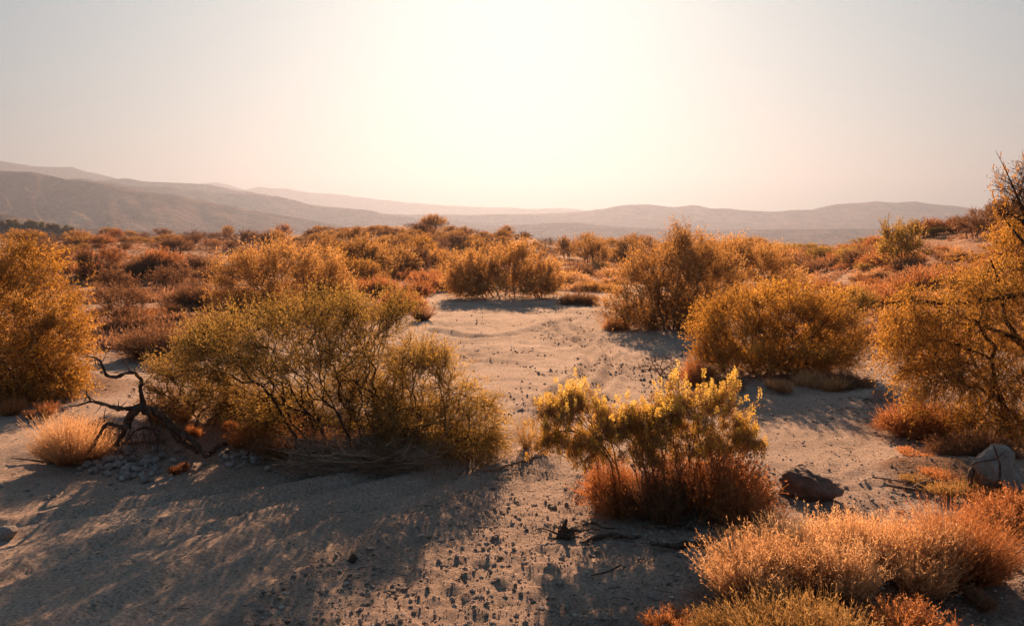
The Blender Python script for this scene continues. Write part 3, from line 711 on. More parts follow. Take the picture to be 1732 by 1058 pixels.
# ------------------------------------------------------------------ yellow flowering shrub with rust domes at its foot
def flowering_shrub():
    b = at(1125, 852); rng = np.random.default_rng(41)
    lob = [(950, 690, 45, 34, .1, .3), (950, 685, 45, 30, .0, .3), (975, 665, 34, 26, .05, .25), (925, 720, 34, 28, .05, .2), (1010, 690, 40, 26, .1, .3), (985, 668, 30, 22, .1, .25), (925, 730, 30, 24, 0, .2), (1040, 712, 55, 22, .2, .35), (1085, 704, 45, 22, .1, .35), (1010, 735, 60, 22, .0, .3), (1120, 720, 60, 34, 0, .35),
           (1150, 662, 28, 30, .1, .2), (1185, 695, 45, 42, 0, .35), (1215, 672, 32, 36, .1, .25), (1240, 650, 20, 26, .1, .15), (1272, 668, 16, 26, 0, .15), (1258, 715, 34, 38, 0, .3), (1215, 750, 60, 26, -.1, .3), (1100, 740, 190, 26, 0, .4), (1110, 775, 150, 22, 0, .35), (1125, 695, 40, 34, 0, .3), (1130, 690, 36, 30, .1, .3), (1060, 705, 60, 30, 0, .3), (930, 745, 34, 34, 0, .25), (985, 750, 45, 34, 0, .3), (1270, 740, 30, 34, 0, .25), (1148, 645, 14, 20, .1, .12), (1240, 635, 14, 14, .1, .12)]
    L = px_lobes(b, lob); tips = lobes_tips(L, 820, rng, .0) + rng.normal(0, .035, (820, 3))
    roots = [(x_, rng.uniform(-.12, .12), -.02) for x_ in (-.42, -.33, -.22, -.15, -.07, 0, .08, .16, .24, .32, .4)]
    segs = []
    own = np.argmin(np.abs(tips[:, 0:1] * .45 - np.array(roots)[:, 0][None]) + rng.normal(0, .12, (820, 11)), 1)
    fine = []
    for k in range(11):
        if (own == k).sum() > 1:
            s, fi = grow(tips[own == k], roots[k], rng, .0013, .45, .05, .45, .45); segs += s; fine += fi
    V1, F1 = tubes(np.array(segs), 5)
    fa = np.array([np.concatenate(x) for x in fine]); q = np.repeat(np.arange(len(fa)), 26); u = rng.random(len(q))[:, None]
    st = fa[q, :3] * (1 - u) + fa[q, 3:] * u + rng.normal(0, .02, (len(q), 3)) - np.array([0, 0, .03])
    lV, lF = leaves(st, unit(rng.normal(0, .5, (len(q), 3)) + [0, 0, .8]), .040 * rng.uniform(.6, 1.3, len(q)), .005 * np.ones(len(q)), rng)
    e = link('flowering_shrub', None, loc=tuple(b)); tag(e, 'shrub with bright yellow blossom spikes on thin stems, rising from rust-red tufts', 'flowering shrub')
    link('stems', mesh_from('flowering_stems', V1, F1, M['stem']), e)
    link('foliage', mesh_from('flowering_leaves', lV, lF, M['greenish'], tint=np.repeat(np.clip(.55 + rng.normal(0, .2, len(q)), 0, 1), 3)), e)
    # blossom spikes: every tip carries an upright plume of tiny florets
    tips = tips[(rng.random(len(tips)) < .35 + .65 * (tips[:, 2] > .42))]
    n = len(tips); nf = 64; q = np.repeat(np.arange(n), nf)
    tips[:, 2] += np.where(rng.random(n) < .30, rng.uniform(.02, .13, n), 0) * (tips[:, 2] > tips[:, 2].mean()); hh = rng.uniform(.05, .13, n); rr = rng.uniform(.011, .024, n)
    w = rng.random(len(q)); d = rng.normal(0, 1, (len(q), 3)); d[:, 2] *= .3; d = unit(d)
    pos = tips[q] + d * (rr[q] * (1.15 - .5 * w) * rng.uniform(.4, 1, len(q)))[:, None]; pos[:, 2] += (w - .5) * hh[q]
    ld = unit(d * .7 + np.array([0, 0, .7]) + rng.normal(0, .35, (len(q), 3)))
    V, F = leaves(pos, ld, .0125 * rng.uniform(.5, 1.5, len(q)), .0075 * rng.uniform(.6, 1.4, len(q)), rng)
    tone = np.clip(.52 + .22 * (tips[:, 2] - tips[:, 2].mean()) / .2 + rng.normal(0, .15, n), 0, 1)
    T = np.repeat(np.clip(tone[q] + rng.normal(0, .15, len(q)), 0, 1), 3)
    link('blossoms', mesh_from('blossoms', V, F, M['flower'], tint=T), e)
flowering_shrub()

DOME = {}
def dome_mesh(kind, seed, **kw):
    key = (kind, seed)
    if key not in DOME:
        V, F, T = dome(seed, k=3, **kw); DOME[key] = mesh_from(kind + '_tuft', V, F, M[kind], tint=T)
    return DOME[key]

def put_dome(px, py, w_px, h_px, me, label, name='rust_tuft', cat='shrub', group=None, depth=None, rz=None):
    b = at(px, py)
    if b is None: return None
    k = b[1] / math.cos(PITCH) / FPX
    o = link(name, me, loc=(b[0], b[1], b[2] - .02), rot=(0, 0, random.uniform(0, 6.28) if rz is None else rz), scale=(w_px * k / 2 * 1.05, (depth or w_px * k / 2), h_px * k))
    return tag(o, label, cat, group)

fine = dict(n=560, kids=7, w=.0075, leafn=3, ll=.042, jag=.09)
put_dome(1222, 870, 262, 160, dome_mesh('rust', 1, **fine), 'wide rust-red tufted shrub under the right half of the yellow blossoms, beside the dark boulder', depth=.5)
put_dome(1022, 862, 172, 130, dome_mesh('rust', 2, **fine), 'rust-red tufted shrub under the left half of the yellow blossoms', depth=.36)
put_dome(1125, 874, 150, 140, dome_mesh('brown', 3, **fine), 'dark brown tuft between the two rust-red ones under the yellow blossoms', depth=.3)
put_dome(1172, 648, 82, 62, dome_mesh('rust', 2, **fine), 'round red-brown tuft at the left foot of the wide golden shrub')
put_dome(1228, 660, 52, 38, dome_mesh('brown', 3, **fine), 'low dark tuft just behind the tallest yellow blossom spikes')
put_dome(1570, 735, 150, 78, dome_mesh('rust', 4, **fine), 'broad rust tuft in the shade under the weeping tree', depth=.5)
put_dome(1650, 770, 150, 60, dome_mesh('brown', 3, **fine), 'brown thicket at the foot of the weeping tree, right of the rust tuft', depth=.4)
put_dome(1738, 905, 170, 105, dome_mesh('rust', 5, n=800, kids=7, w=.007, leafn=4, ll=.045), 'bright orange bush at the right edge, in front of the pale boulder', depth=.55)
put_dome(272, 604, 160, 82, dome_mesh('brown', 6, **fine), 'dark red-brown dome shrub on the shaded gravel, behind the dead tree', depth=1.1)
put_dome(350, 575, 90, 55, dome_mesh('brown', 3, **fine), 'small red-brown dome shrub touching the back of the large open shrub')
put_dome(255, 465, 92, 50, dome_mesh('brown', 6, **fine), 'dark round shrub standing on top of the bare earth bank')
put_dome(330, 520, 110, 55, dome_mesh('brown', 1, **fine), 'reddish brown shrub between the earth bank and the broad orange one')
put_dome(985, 513, 66, 30, dome_mesh('brown', 6, **fine), 'low rounded green-brown shrub at the right end of the clearing', depth=.9)
put_dome(990, 484, 44, 18, dome_mesh('straw', 7, **fine), 'pale straw-coloured cushion behind the low rounded shrub')
put_dome(970, 472, 34, 16, dome_mesh('straw', 7, **fine), 'smaller pale cushion left of the straw-coloured one')
put_dome(1040, 556, 60, 26, dome_mesh('straw', 7, **fine), 'low yellow fringe at the left foot of the fan-shaped amber shrub')
put_dome(680, 525, 110, 45, dome_mesh('rust', 4, **fine), 'rusty low shrub at the left rim of the clearing')

put_dome(640, 500, 80, 42, dome_mesh('rust', 5, n=800, kids=7, w=.007, leafn=4, ll=.045), 'orange rounded shrub behind the top of the open yellow-green shrub')
put_dome(1425, 655, 90, 40, dome_mesh('brown', 3, **fine), 'dark low growth between the wide golden shrub and the weeping tree')

put_dome(322, 738, 38, 30, dome_mesh('rust', 2, **fine), 'dark red clump hanging beside the dead tree trunk')
put_dome(386, 728, 30, 28, dome_mesh('rust', 4, **fine), 'small dark red clump right of the dead tree')
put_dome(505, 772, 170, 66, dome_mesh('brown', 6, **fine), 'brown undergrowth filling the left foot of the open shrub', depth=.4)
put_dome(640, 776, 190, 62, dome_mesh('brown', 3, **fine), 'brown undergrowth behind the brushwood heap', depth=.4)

# ------------------------------------------------------------------ grass clumps
def put_grass(seed, px, py, h_px, r_px, matn, label, name='grass_clump', n=2600, heads=2, lean=.5, w=.005, cat='grass clump', curl=.25, group=None):
    b = at(px, py); k = b[1] / math.cos(PITCH) / FPX
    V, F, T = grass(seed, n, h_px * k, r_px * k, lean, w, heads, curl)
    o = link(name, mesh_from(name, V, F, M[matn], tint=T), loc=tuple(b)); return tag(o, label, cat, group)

put_grass(1, 122, 778, 92, 36, 'straw', 'fine golden grass clump left of the dead tree', n=3800, lean=.75, w=.004)
put_grass(2, 1285, 1015, 130, 62, 'straw', 'tall feathery straw clump at the left end of the foreground grass bank', n=4600, lean=.5, w=.0030, heads=6)
put_grass(3, 1400, 985, 125, 85, 'straw', 'feathery pale orange clump in the middle of the foreground grass bank', n=5000, lean=.6, w=.0030, heads=6)
put_grass(4, 1510, 975, 120, 80, 'straw', 'feathery pale orange clump right of the middle one in the foreground grass bank', n=5000, lean=.6, w=.0030, heads=6)
put_grass(5, 1615, 975, 130, 62, 'rust', 'rounded orange-brown clump at the right end of the foreground grass bank', n=4800, lean=.8, w=.004, heads=2, curl=.5)
put_grass(6, 1340, 1130, 130, 95, 'greenish', 'yellow-green grass clump on the bottom edge of the picture', n=4200, lean=.6, w=.004, heads=4)
put_grass(7, 1220, 1115, 80, 60, 'greenish', 'low yellow-green tuft left of the bottom-edge grass', n=1800, lean=.7, w=.004, heads=3)
put_dome(1530, 1105, 220, 120, dome_mesh('rust', 5), 'bright orange bush on the bottom edge, in front of the grass bank', depth=.4)
put_grass(8, 1310, 950, 60, 40, 'greenish', 'small greenish tuft behind the foreground grass bank', n=1500, heads=3)
put_grass(9, 72, 705, 30, 20, 'rust', 'small orange grass tuft in front of the left golden shrub', n=900, lean=.9)
put_grass(10, 14, 700, 32, 26, 'rust', 'orange grass tuft at the left edge below the golden shrub', n=900, lean=.9)
put_grass(11, 1350, 657, 30, 62, 'straw', 'low dry grass strip on the sand in front of the wide golden shrub', n=2600, lean=.6, w=.006)
put_grass(12, 1405, 655, 20, 30, 'brown', 'short brown grass at the right end of the dry grass strip', n=900, lean=.6, w=.006)
put_grass(13, 1560, 800, 18, 45, 'rust', 'flat orange grass mat among the broken sticks on the right', n=520, lean=1.2, w=.004, curl=.9)
put_grass(14, 1600, 825, 26, 60, 'greenish', 'flat greenish mat of stalks beside the pale boulder', n=1500, lean=1.1, w=.004, curl=.8)
put_grass(15, 1545, 770, 14, 45, 'rust', 'thin rusty mat at the edge of the tree shade', n=420, lean=1.3, w=.004, curl=.9)
put_grass(16, 1240, 905, 24, 20, 'straw', 'few dry stalks in the shadow of the rust-red tufts', n=60, w=.004)
put_grass(17, 1130, 1062, 36, 46, 'rust', 'sparse orange stalks left of the foreground grass bank', n=420, lean=.9, w=.004)
put_grass(18, 1655, 1020, 30, 30, 'brown', 'brown stubble in the shade at the right foot of the grass bank', n=600, lean=.9, w=.004)
put_grass(19, 895, 760, 60, 24, 'greenish', 'wispy yellow stalks between the dense olive shrub and the blossoms', n=260, lean=.7, w=.004, heads=5)
put_grass(20, 1690, 850, 40, 40, 'rust', 'orange grass in front of the pale boulder', n=1500, lean=.8, w=.005)
put_grass(21, 440, 742, 46, 60, 'rust', 'orange dry grass under the left side of the open shrub', n=1800, lean=.6, w=.005)
put_grass(23, 302, 800, 22, 12, 'rust', 'tiny orange tuft on the shaded sand below the stone heap', n=500, lean=1.0, w=.004)
put_grass(24, 722, 543, 34, 20, 'brown', 'little dark tuft on the left rim of the clearing', n=900, lean=.8, w=.012)
put_grass(22, 285, 720, 50, 32, 'straw', 'pink-orange grass behind the dead tree arch', n=1300, lean=.6, w=.005)

# ------------------------------------------------------------------ dead tree
def px_path(path, Y, rng, dep=.06): return [on_plane(x, y, Y + rng.normal(0, dep)) for x, y in path]
def dead_tree():
    b = at(235, 780); rng = np.random.default_rng(51); e = link('dead_tree', None, loc=tuple(b))
    tag(e, 'black twisted dead tree with bare crooked branches over the stone heap', 'dead tree')
    def br(path, r, dy=0, s=0, name='branch', sides=8):
        sweep(name, [p - b for p in px_path(path, b[1] + dy, rng, .03)], [q * (.62 if name == 'branch' else .6) for q in r], 'deadwood', e, sides, s)
    br([(350, 772), (326, 744), (295, 725), (275, 703), (252, 689), (230, 690), (218, 706), (210, 730), (196, 752)], (.045, .055, .07, .075, .08, .08, .07, .05, .04), 0, 1, 'trunk', 10)
    br([(245, 700), (242, 682), (237, 656), (240, 642), (227, 629), (210, 631), (198, 638), (180, 635), (173, 617), (167, 607), (153, 602), (133, 604)], (.05, .045, .036, .034, .034, .03, .03, .028, .024, .018, .010, .004), .05, 2)
    br([(228, 690), (214, 691), (196, 689), (173, 682), (153, 678), (130, 686), (113, 688)], (.05, .045, .038, .03, .02, .012, .005), -.05, 3)
    br([(154, 679), (148, 668), (145, 660), (152, 650)], (.018, .012, .008, .003), -.05, 4)
    br([(222, 722), (200, 720), (181, 714), (168, 735), (160, 750), (150, 765)], (.04, .035, .034, .032, .03, .025), -.12, 5)
    br([(250, 697), (257, 715), (258, 726), (266, 740), (282, 752)], (.035, .03, .026, .022, .018), -.08, 6)
    br([(262, 727), (245, 722), (228, 728), (215, 745)], (.02, .022, .02, .016), .1, 16)
    br([(219, 626), (214, 614), (210, 608), (204, 597)], (.012, .009, .006, .002), 0, 7)
    br([(173, 612), (180, 598), (176, 590)], (.012, .006, .003), 0, 8)
    br([(168, 607), (150, 612), (143, 622)], (.010, .006, .003), 0, 9)
    br([(173, 682), (166, 694), (158, 700)], (.010, .006, .003), 0, 10)
    br([(285, 715), (300, 740), (318, 752), (334, 765)], (.06, .06, .05, .04), .1, 11)
    for k in range(26):
        path0 = [(153, 678), (173, 617), (227, 629), (240, 650), (196, 689), (210, 725), (280, 712), (262, 727), (181, 714)][k % 9]; a = rng.uniform(-2.6, .6); l = rng.uniform(10, 32); x, y = path0; x += rng.normal(0, 6)
        br([(x, y), (x + l * .5 * math.cos(a) + rng.normal(0, 2), y + l * .5 * math.sin(a)), (x + l * math.cos(a), y + l * math.sin(a) + rng.normal(0, 3))], (.012, .007, .002), rng.normal(0, .08), 30 + k, 'twig', 5)
    # thin hanging twigs inside the arch
    n = 90; st = np.array([on_plane(rng.uniform(180, 275), rng.uniform(712, 735), b[1] + rng.normal(0, .12)) - b for _ in range(n)])
    P = np.stack([st, st + np.array([0, 0, -.09]) + rng.normal(0, .03, (n, 3)), st + np.array([0, 0, -.2]) + rng.normal(0, .06, (n, 3))], 1)
    V, F = ribbons(P, .009, .004, rng); link('twigs', mesh_from('dead_twigs', V, F, M['deadwood']), e)
dead_tree()

def ground_branch(name, path, r, mat, label, cat='branch', lift=.02, s=0, group=None, twigs=0):
    pts = []
    for x, y in path:
        p = at(x, y); pts.append(p + np.array([0, 0, lift + .5 * max(r)]))
    b = pts[0].copy(); b[2] -= lift
    if twigs:
        e = link(name, None, loc=tuple(b)); tag(e, label, cat, group)
        sweep('stick', [p - b for p in pts], r, mat, e, 7, s); rng = np.random.default_rng(s)
        for k in range(twigs):
            i = rng.integers(0, len(pts) - 1); q = pts[i] + (pts[i + 1] - pts[i]) * rng.random() - b
            d = rng.normal(0, .12, 3) * np.array([1.4, .8, 1]); d[2] = abs(d[2]) * .8 + .02
            sweep('twig', [q, q + d * .6 + rng.normal(0, .012, 3), q + d * 1.1], (max(r) * .45, max(r) * .3, .002), mat, e, 5, s + k + 1)
    else:
        e = sweep(name, [p - b for p in pts], r, mat, None, 7, s); e.location = tuple(b); tag(e, label, cat, group)
    return e
ground_branch('fallen_branch', [(99, 792), (136, 772), (181, 758), (221, 750), (278, 746)], (.012, .02, .025, .025, .02), 'greywood', 'long crooked branch lying along the stones under the dead tree', s=61, twigs=3)
ground_branch('fallen_branch', [(352, 772), (366, 760), (383, 754), (405, 744), (425, 738)], (.03, .028, .02, .014, .008), 'deadwood', 'black branch on the ground right of the dead tree trunk', s=62)
ground_branch('fallen_branch', [(20, 778), (57, 782), (94, 786), (125, 778)], (.004, .012, .012, .006), 'deadwood', 'thin dark branch on the sunlit sand left of the golden grass clump', s=63, twigs=3)
ground_branch('log', [(465, 745), (485, 757), (510, 773)], (.05, .06, .035), 'greywood', 'short weathered log lying at the left end of the brushwood heap', 'log', s=64)
ground_branch('fallen_branch', [(800, 802), (840, 796), (880, 785), (925, 771)], (.004, .012, .014, .016), 'greywood', 'thin straight branch on the open sand left of the blossoms', s=65)
ground_branch('fallen_branch', [(1085, 900), (1110, 898), (1140, 897), (1165, 883), (1180, 874)], (.008, .012, .014, .012, .006), 'deadwood', 'curved dark stick in the shadow below the rust-red tufts', s=66, lift=.04)
ground_branch('fallen_branch', [(985, 925), (1000, 915), (1030, 910), (1070, 914), (1085, 912)], (.010, .02, .022, .02, .01), 'deadwood', 'thick dark branch right of the charred stump', s=67)
ground_branch('fallen_branch', [(1100, 925), (1140, 932), (1180, 926), (1205, 917)], (.012, .026, .03, .016), 'deadwood', 'heavy dark branch bowed on the ground near the foreground grass', s=68)
ground_branch('fallen_branch', [(985, 898), (1005, 893), (1020, 903), (1050, 904)], (.006, .01, .008, .003), 'deadwood', 'thin twig lying across the sand beside the charred stump', s=69, lift=.05)
ground_branch('fallen_branch', [(1000, 980), (1025, 975), (1050, 962)], (.004, .008, .005), 'deadwood', 'small twig on the gravel left of the foreground grass bank', s=70, lift=.03)
for i, (path, lb) in enumerate([([(1475, 812), (1530, 818), (1580, 812), (1620, 805)], 'long broken stalk lying towards the pale boulder, farthest of the stick litter'),
        ([(1535, 832), (1560, 822), (1580, 812)], 'pale splintered stick standing out of the stick litter'), ([(1500, 826), (1560, 835), (1610, 826)], 'flat dark stick in the middle of the stick litter'),
        ([(1545, 812), (1590, 822), (1640, 822)], 'thick pale stick leading to the pale boulder')]):
    ground_branch('stick', path, (.010, .018, .012), 'greywood' if i != 2 else 'deadwood', lb, 'stick', s=80 + i, lift=.02)

def stump():
    b = at(958, 912); e = link('charred_stump', None, loc=tuple(b)); tag(e, 'small black charred root stump with a forked shadow on the gravel', 'stump')
    rng = np.random.default_rng(90); k = b[1] / FPX
    lump_ = link('trunk', rock_mesh('stump_knot', 91, 3, 'deadwood', 1, .8, 1.1, .5, 5), e, loc=(0, 0, 7 * k), scale=(15 * k, 12 * k, 12 * k))
    for i, (pts, r) in enumerate([([(-4, 12), (-6, 24), (0, 36)], (.03, .024, .012)), ([(4, 12), (16, 19), (26, 14), (40, 17), (58, 16)], (.022, .016, .012, .008, .003)),
            ([(0, 4), (-16, 10), (-30, 17), (-46, 20), (-60, 14)], (.02, .012, .008, .005, .002)), ([(2, 2), (16, 3), (30, 1)], (.024, .018, .010)), ([(-2, 2), (-16, -2), (-28, 0)], (.02, .014, .008))]):
        P = [np.array([x * k, rng.normal(0, .02) * (j > 0), max(.01, y * k)]) for j, (x, y) in enumerate(pts)]
        sweep('root' if i else 'branch', P, r, 'deadwood', e, 7, 90 + i, .3)
    for i in range(14):
        a = rng.uniform(.3, 2.8); l = rng.uniform(8, 26) * k; o_ = np.array([rng.normal(0, 8) * k, rng.normal(0, .05), rng.uniform(4, 20) * k])
        sweep('twig', [o_, o_ + np.array([math.cos(a) * l * .5, rng.normal(0, .03), math.sin(a) * l * .4]), o_ + np.array([math.cos(a) * l, rng.normal(0, .05), math.sin(a) * l * .6])], (.007, .005, .002), 'deadwood', e, 4, 120 + i)
stump()
ground_branch('fallen_branch', [(1160, 899), (1170, 893), (1176, 902)], (.012, .018, .01), 'deadwood', 'short black knot of wood on the shaded sand', s=99, lift=.03, twigs=2)

# brushwood heap of grey sticks in front of the open shrub
def brush_heap():
    b = at(620, 782); e = link('brushwood_heap', None, loc=tuple(b)); tag(e, 'low heap of grey dead sticks at the foot of the open shrub', 'brushwood')
    rng = np.random.default_rng(71); k = b[1] / FPX
    for i in range(70):
        x = rng.uniform(-115, 105) * k; y = rng.uniform(-.4, .25); l = rng.uniform(.25, .8); a = rng.normal(0, .35) + (math.pi if rng.random() < .5 else 0)
        z = gz(b[0] + x, b[1] + y) - b[2] + rng.uniform(.02, .24); dz = rng.normal(.05, .12)
        if rng.random() < .25: a = rng.uniform(0, 6.28); dz = rng.uniform(.1, .3); l *= .6
        d = np.array([math.cos(a), math.sin(a) * .5, 0]) * l
        P = [np.array([x, y, z]), np.array([x, y, z]) + d * .5 + rng.normal(0, .04, 3), np.array([x, y, max(.02, z + dz)]) + d]
        sweep('stick', P, (rng.uniform(.008, .016), .008, .002), 'greywood', e, 5, i)
    n = 3200; st = np.stack([rng.uniform(-125, 125, n) * k, rng.uniform(-.45, .35, n), rng.uniform(0, .22, n)], 1)
    st[:, 2] += height(st[:, 0] + b[0], st[:, 1] + b[1]) - b[2]
    d = rng.normal(0, 1, (n, 3)) * [1, .6, .35]; d = unit(d); d[:, 2] = np.abs(d[:, 2]); L = rng.uniform(.08, .3, n)[:, None]
    P = np.stack([st, st + d * L * .5 + rng.normal(0, .015, (n, 3)), st + d * L], 1); V, F = ribbons(P, .006, .002, rng)
    tw = link('fine_twigs', mesh_from('fine_twigs', V, F, M['greywood']), e); tw['kind'] = 'stuff'
brush_heap()
def twig_bush(px, py, w, h, seed, label, matn='stem'):
    b = at(px, py); k = b[1] / FPX; rng = np.random.default_rng(seed)
    tips = lobes_tips([(0, 0, h * k * .55, w * k / 2, w * k / 2, h * k * .5)], 110, rng, .6); tips[:, 2] = np.maximum(tips[:, 2], .02)
    s, fi = grow(tips, (0, 0, 0), rng, .003, .4, .12, .4); V, F = tubes(np.array(s), 4)
    tag(link('bare_twig_bush', mesh_from('bare_twig_bush', V, F, M[matn]), loc=tuple(b)), label, 'dead bush')
twig_bush(1115, 642, 90, 42, 72, 'leafless tangle of red-brown twigs on the sand left of the round tuft')
twig_bush(640, 790, 110, 46, 73, 'upright bare grey twigs in front of the brushwood heap', 'greywood')
twig_bush(700, 786, 90, 50, 76, 'second tangle of bare grey twigs, right of the first in front of the heap', 'greywood')
twig_bush(990, 800, 110, 60, 74, 'bare twigs sticking out left of the rust-red tuft under the blossoms', 'stem')
twig_bush(1530, 735, 60, 30, 75, 'wiry leafless shoots by the white half-buried stone')

# ------------------------------------------------------------------ boulders and stones
def rock(name, px, py, wpx, hpx, me, label, cat='boulder', dep=None, sink=.25, rz=0, group=None):
    b = at(px, py); k = b[1] / math.cos(PITCH) / FPX
    o = link(name, me, loc=(b[0], b[1], b[2] + hpx * k * (.5 - sink)), rot=(0, 0, rz), scale=(wpx * k / 2, dep or wpx * k / 2, hpx * k * .62))
    return tag(o, label, cat, group)
def lump():
    b = at(1372, 850); k = b[1] / math.cos(PITCH) / FPX
    rng = np.random.default_rng(101); V, F = ico(5); s1 = np.array([3.1, 7.7, 1.2])
    # one long stone: tall left shoulder, saddle, rounded right end
    x = V[:, 0]; prof = 1.0 - .22 * x + .05 * np.cos(x * 5.2 + 2.4)
    r2 = np.random.default_rng(5)
    for _ in range(16):
        nrm = unit(r2.normal(0, 1, 3)); c = r2.uniform(.72, .93); V = V - np.maximum(V @ nrm - c, 0)[:, None] * nrm * .9
    V = V * np.array([1, .8, 1]); V[:, 2] *= prof
    V = V * (1 + .20 * np.array([noise.fractal(Vector(v * 2.1 + s1), .9, 2.0, 6) for v in V]))[:, None]
    rid = np.array([noise.noise(Vector((v[0] * 4, v[1] * 4, v[2] * 11 + v[0] * 5))) for v in V]); V = V * (1 + .05 * rid)[:, None]
    V = V * np.array([56 * k, 46 * k * .9, 34 * k])
    o = link('dark_boulder', mesh_from('dark_boulder', V, F, M['dark_rock'], smooth_shade=True), loc=(b[0], b[1] + .12, b[2] + 18 * k), rot=(0, .10, -.1))
    tag(o, 'dark humped boulder casting a long shadow beside the rust-red tuft', 'boulder')
lump()
rock('pale_boulder', 1678, 832, 96, 84, rock_mesh('pale_boulder', 102, 4, 'pale_rock', 1.0, .9, 1.0, .22, 14), 'pale rounded boulder leaning by the orange bush at the right edge', rz=.3, sink=.12)
def stick_on_rock():
    b = at(1680, 832); e = link('dead_sticks', None, loc=tuple(b)); tag(e, 'two crossed dark sticks leaning on the pale boulder', 'stick')
    for i, (path, r, dy) in enumerate([([(1700, 836), (1690, 812), (1692, 785), (1680, 752)], (.012, .014, .010, .006), -.30), ([(1632, 792), (1655, 780), (1684, 777), (1700, 762)], (.004, .007, .007, .003), -.24),
                                       ([(1640, 828), (1642, 800), (1650, 780)], (.03, .026, .018), -.1)]):
        sweep('stick', [on_plane(x, y, b[1] + dy + .0) - b for x, y in path], r, 'deadwood', e, 7, 200 + i)
stick_on_rock()
rock('half_buried_stone', 1490, 676, 58, 34, rock_mesh('half_buried_stone', 103, 4, 'pale_rock', 1, .8, .9, .15, 14), 'white half-buried stone at the left margin of the weeping tree', 'stone', rz=.4)
rock('half_buried_stone', 14, 908, 40, 34, rock_mesh('half_buried_stone_b', 104, 3, 'stone', 1, .8, .8, .12, 8), 'grey wedge-shaped stone in the shade at the left edge', 'stone')
rock('stone', 597, 950, 17, 17, rock_mesh('dark_stone', 105, 3, 'dark_rock', 1, 1, 1, .12, 8), 'dark cube-like stone alone on the gravel, with its own shadow', 'stone', sink=.1)
rock('stone', 1110, 1010, 34, 16, rock_mesh('white_stone', 106, 3, 'pale_rock', 1, 1, .8, .12, 8), 'whitish flat stone on the gravel left of the foreground grass', 'stone')
rock('stone', 1003, 912, 8, 8, rock_mesh('white_chip', 107, 2, 'pale_rock', 1, 1, .8, .12, 8), 'white chip beside the charred stump', 'stone')
RK = [rock_mesh('small_stone_%d' % i, 300 + i, 2, 'stone', 1, .8 + .05 * i, .7, .16, 7) for i in range(7)]
DK = [rock_mesh('gravel_stone_%d' % i, 340 + i, 2, 'pebble', 1, .8 + .05 * i, .68, .16, 7) for i in range(7)]

def stones(n, cx, cy, sx, sy, smin, smax, meshes, label, group, seed, shift=0, mask=None):
    rng = np.random.default_rng(seed); made = 0; tries = 0
    while made < n and tries < n * 12:
        tries += 1
        px, py = cx + rng.normal(0, sx), cy + rng.normal(0, sy)
        if py > 1075 or px < -60 or px > 1790: continue
        if mask and not mask(px, py): continue
        b = at(px, py)
        if b is None: continue
        s = smin + (smax - smin) * rng.random() ** 1.5; k = b[1] / FPX
        o = link('stone', meshes[rng.integers(len(meshes))], loc=(b[0], b[1], b[2] + s * k * .30), rot=(rng.normal(0, .3), rng.normal(0, .3), rng.uniform(0, 6.28)),
                 scale=(s * k * .5, s * k * .5 * rng.uniform(.75, 1.1), s * k * .5 * rng.uniform(.7, 1.1)))
        tag(o, label, 'stone', group); made += 1
for i, (px, py, w) in enumerate([(181, 782, 20), (216, 765, 22), (205, 778, 12), (132, 786, 15), (196, 762, 14), (232, 797, 13), (243, 783, 12), (272, 762, 12), (166, 772, 16), (300, 764, 14)]):
    rock('stone', px, py, w, w * .85, RK[i % 7], ['largest round stone in the heap under the dead tree', 'upright angular stone at the top of the heap', 'small stone wedged below the upright one', 'stone at the left end of the heap',
         'stone under the dead branch at the back of the heap', 'pale flat stone at the front of the heap', 'small grey stone at the right side of the heap', 'stone by the foot of the dead trunk',
         'stone left of the largest round one', 'last stone at the right end of the heap'][i], 'stone', sink=.15, rz=i)
stones(100, 212, 792, 46, 13, 7, 20, RK, 'small grey stone in the loose heap under the dead tree', 'stones heaped under the dead tree', 1)
stones(52, 432, 774, 36, 11, 6, 17, RK, 'small stone in the pile left of the weathered log', 'stones piled by the weathered log', 2)
stones(14, 90, 830, 40, 14, 4, 12, RK, 'loose stone on the shaded track by the left edge', 'loose stones on the shaded track', 3)
stones(44, 640, 950, 110, 55, 4, 11, DK, 'fist-sized stone on the gravel bar beside the shadow edge', 'stones on the gravel bar', 4, mask=lambda x, y: gravel_mask(*[np.array([v]) for v in flat(x, y)])[0] > .3)
stones(40, 900, 1000, 170, 50, 4, 11, DK, 'stone half sunk in the foreground gravel', 'stones in the foreground gravel', 5, mask=lambda x, y: x < 1230)
stones(14, 1400, 740, 90, 40, 3, 9, DK, 'small stone on the sunlit sand right of the blossoms', 'stones right of the blossoms', 6)
stones(14, 120, 655, 110, 30, 4, 11, RK, 'stone on the gravel between the left golden shrub and the dead tree', 'stones behind the dead tree', 7, mask=lambda x, y: 620 < y < 720)
stones(12, 1440, 500, 40, 18, 4, 9, RK, 'grey stone on the slope left of the weeping tree', 'stones on the right-hand slope', 8, mask=lambda x, y: 470 < y < 540)

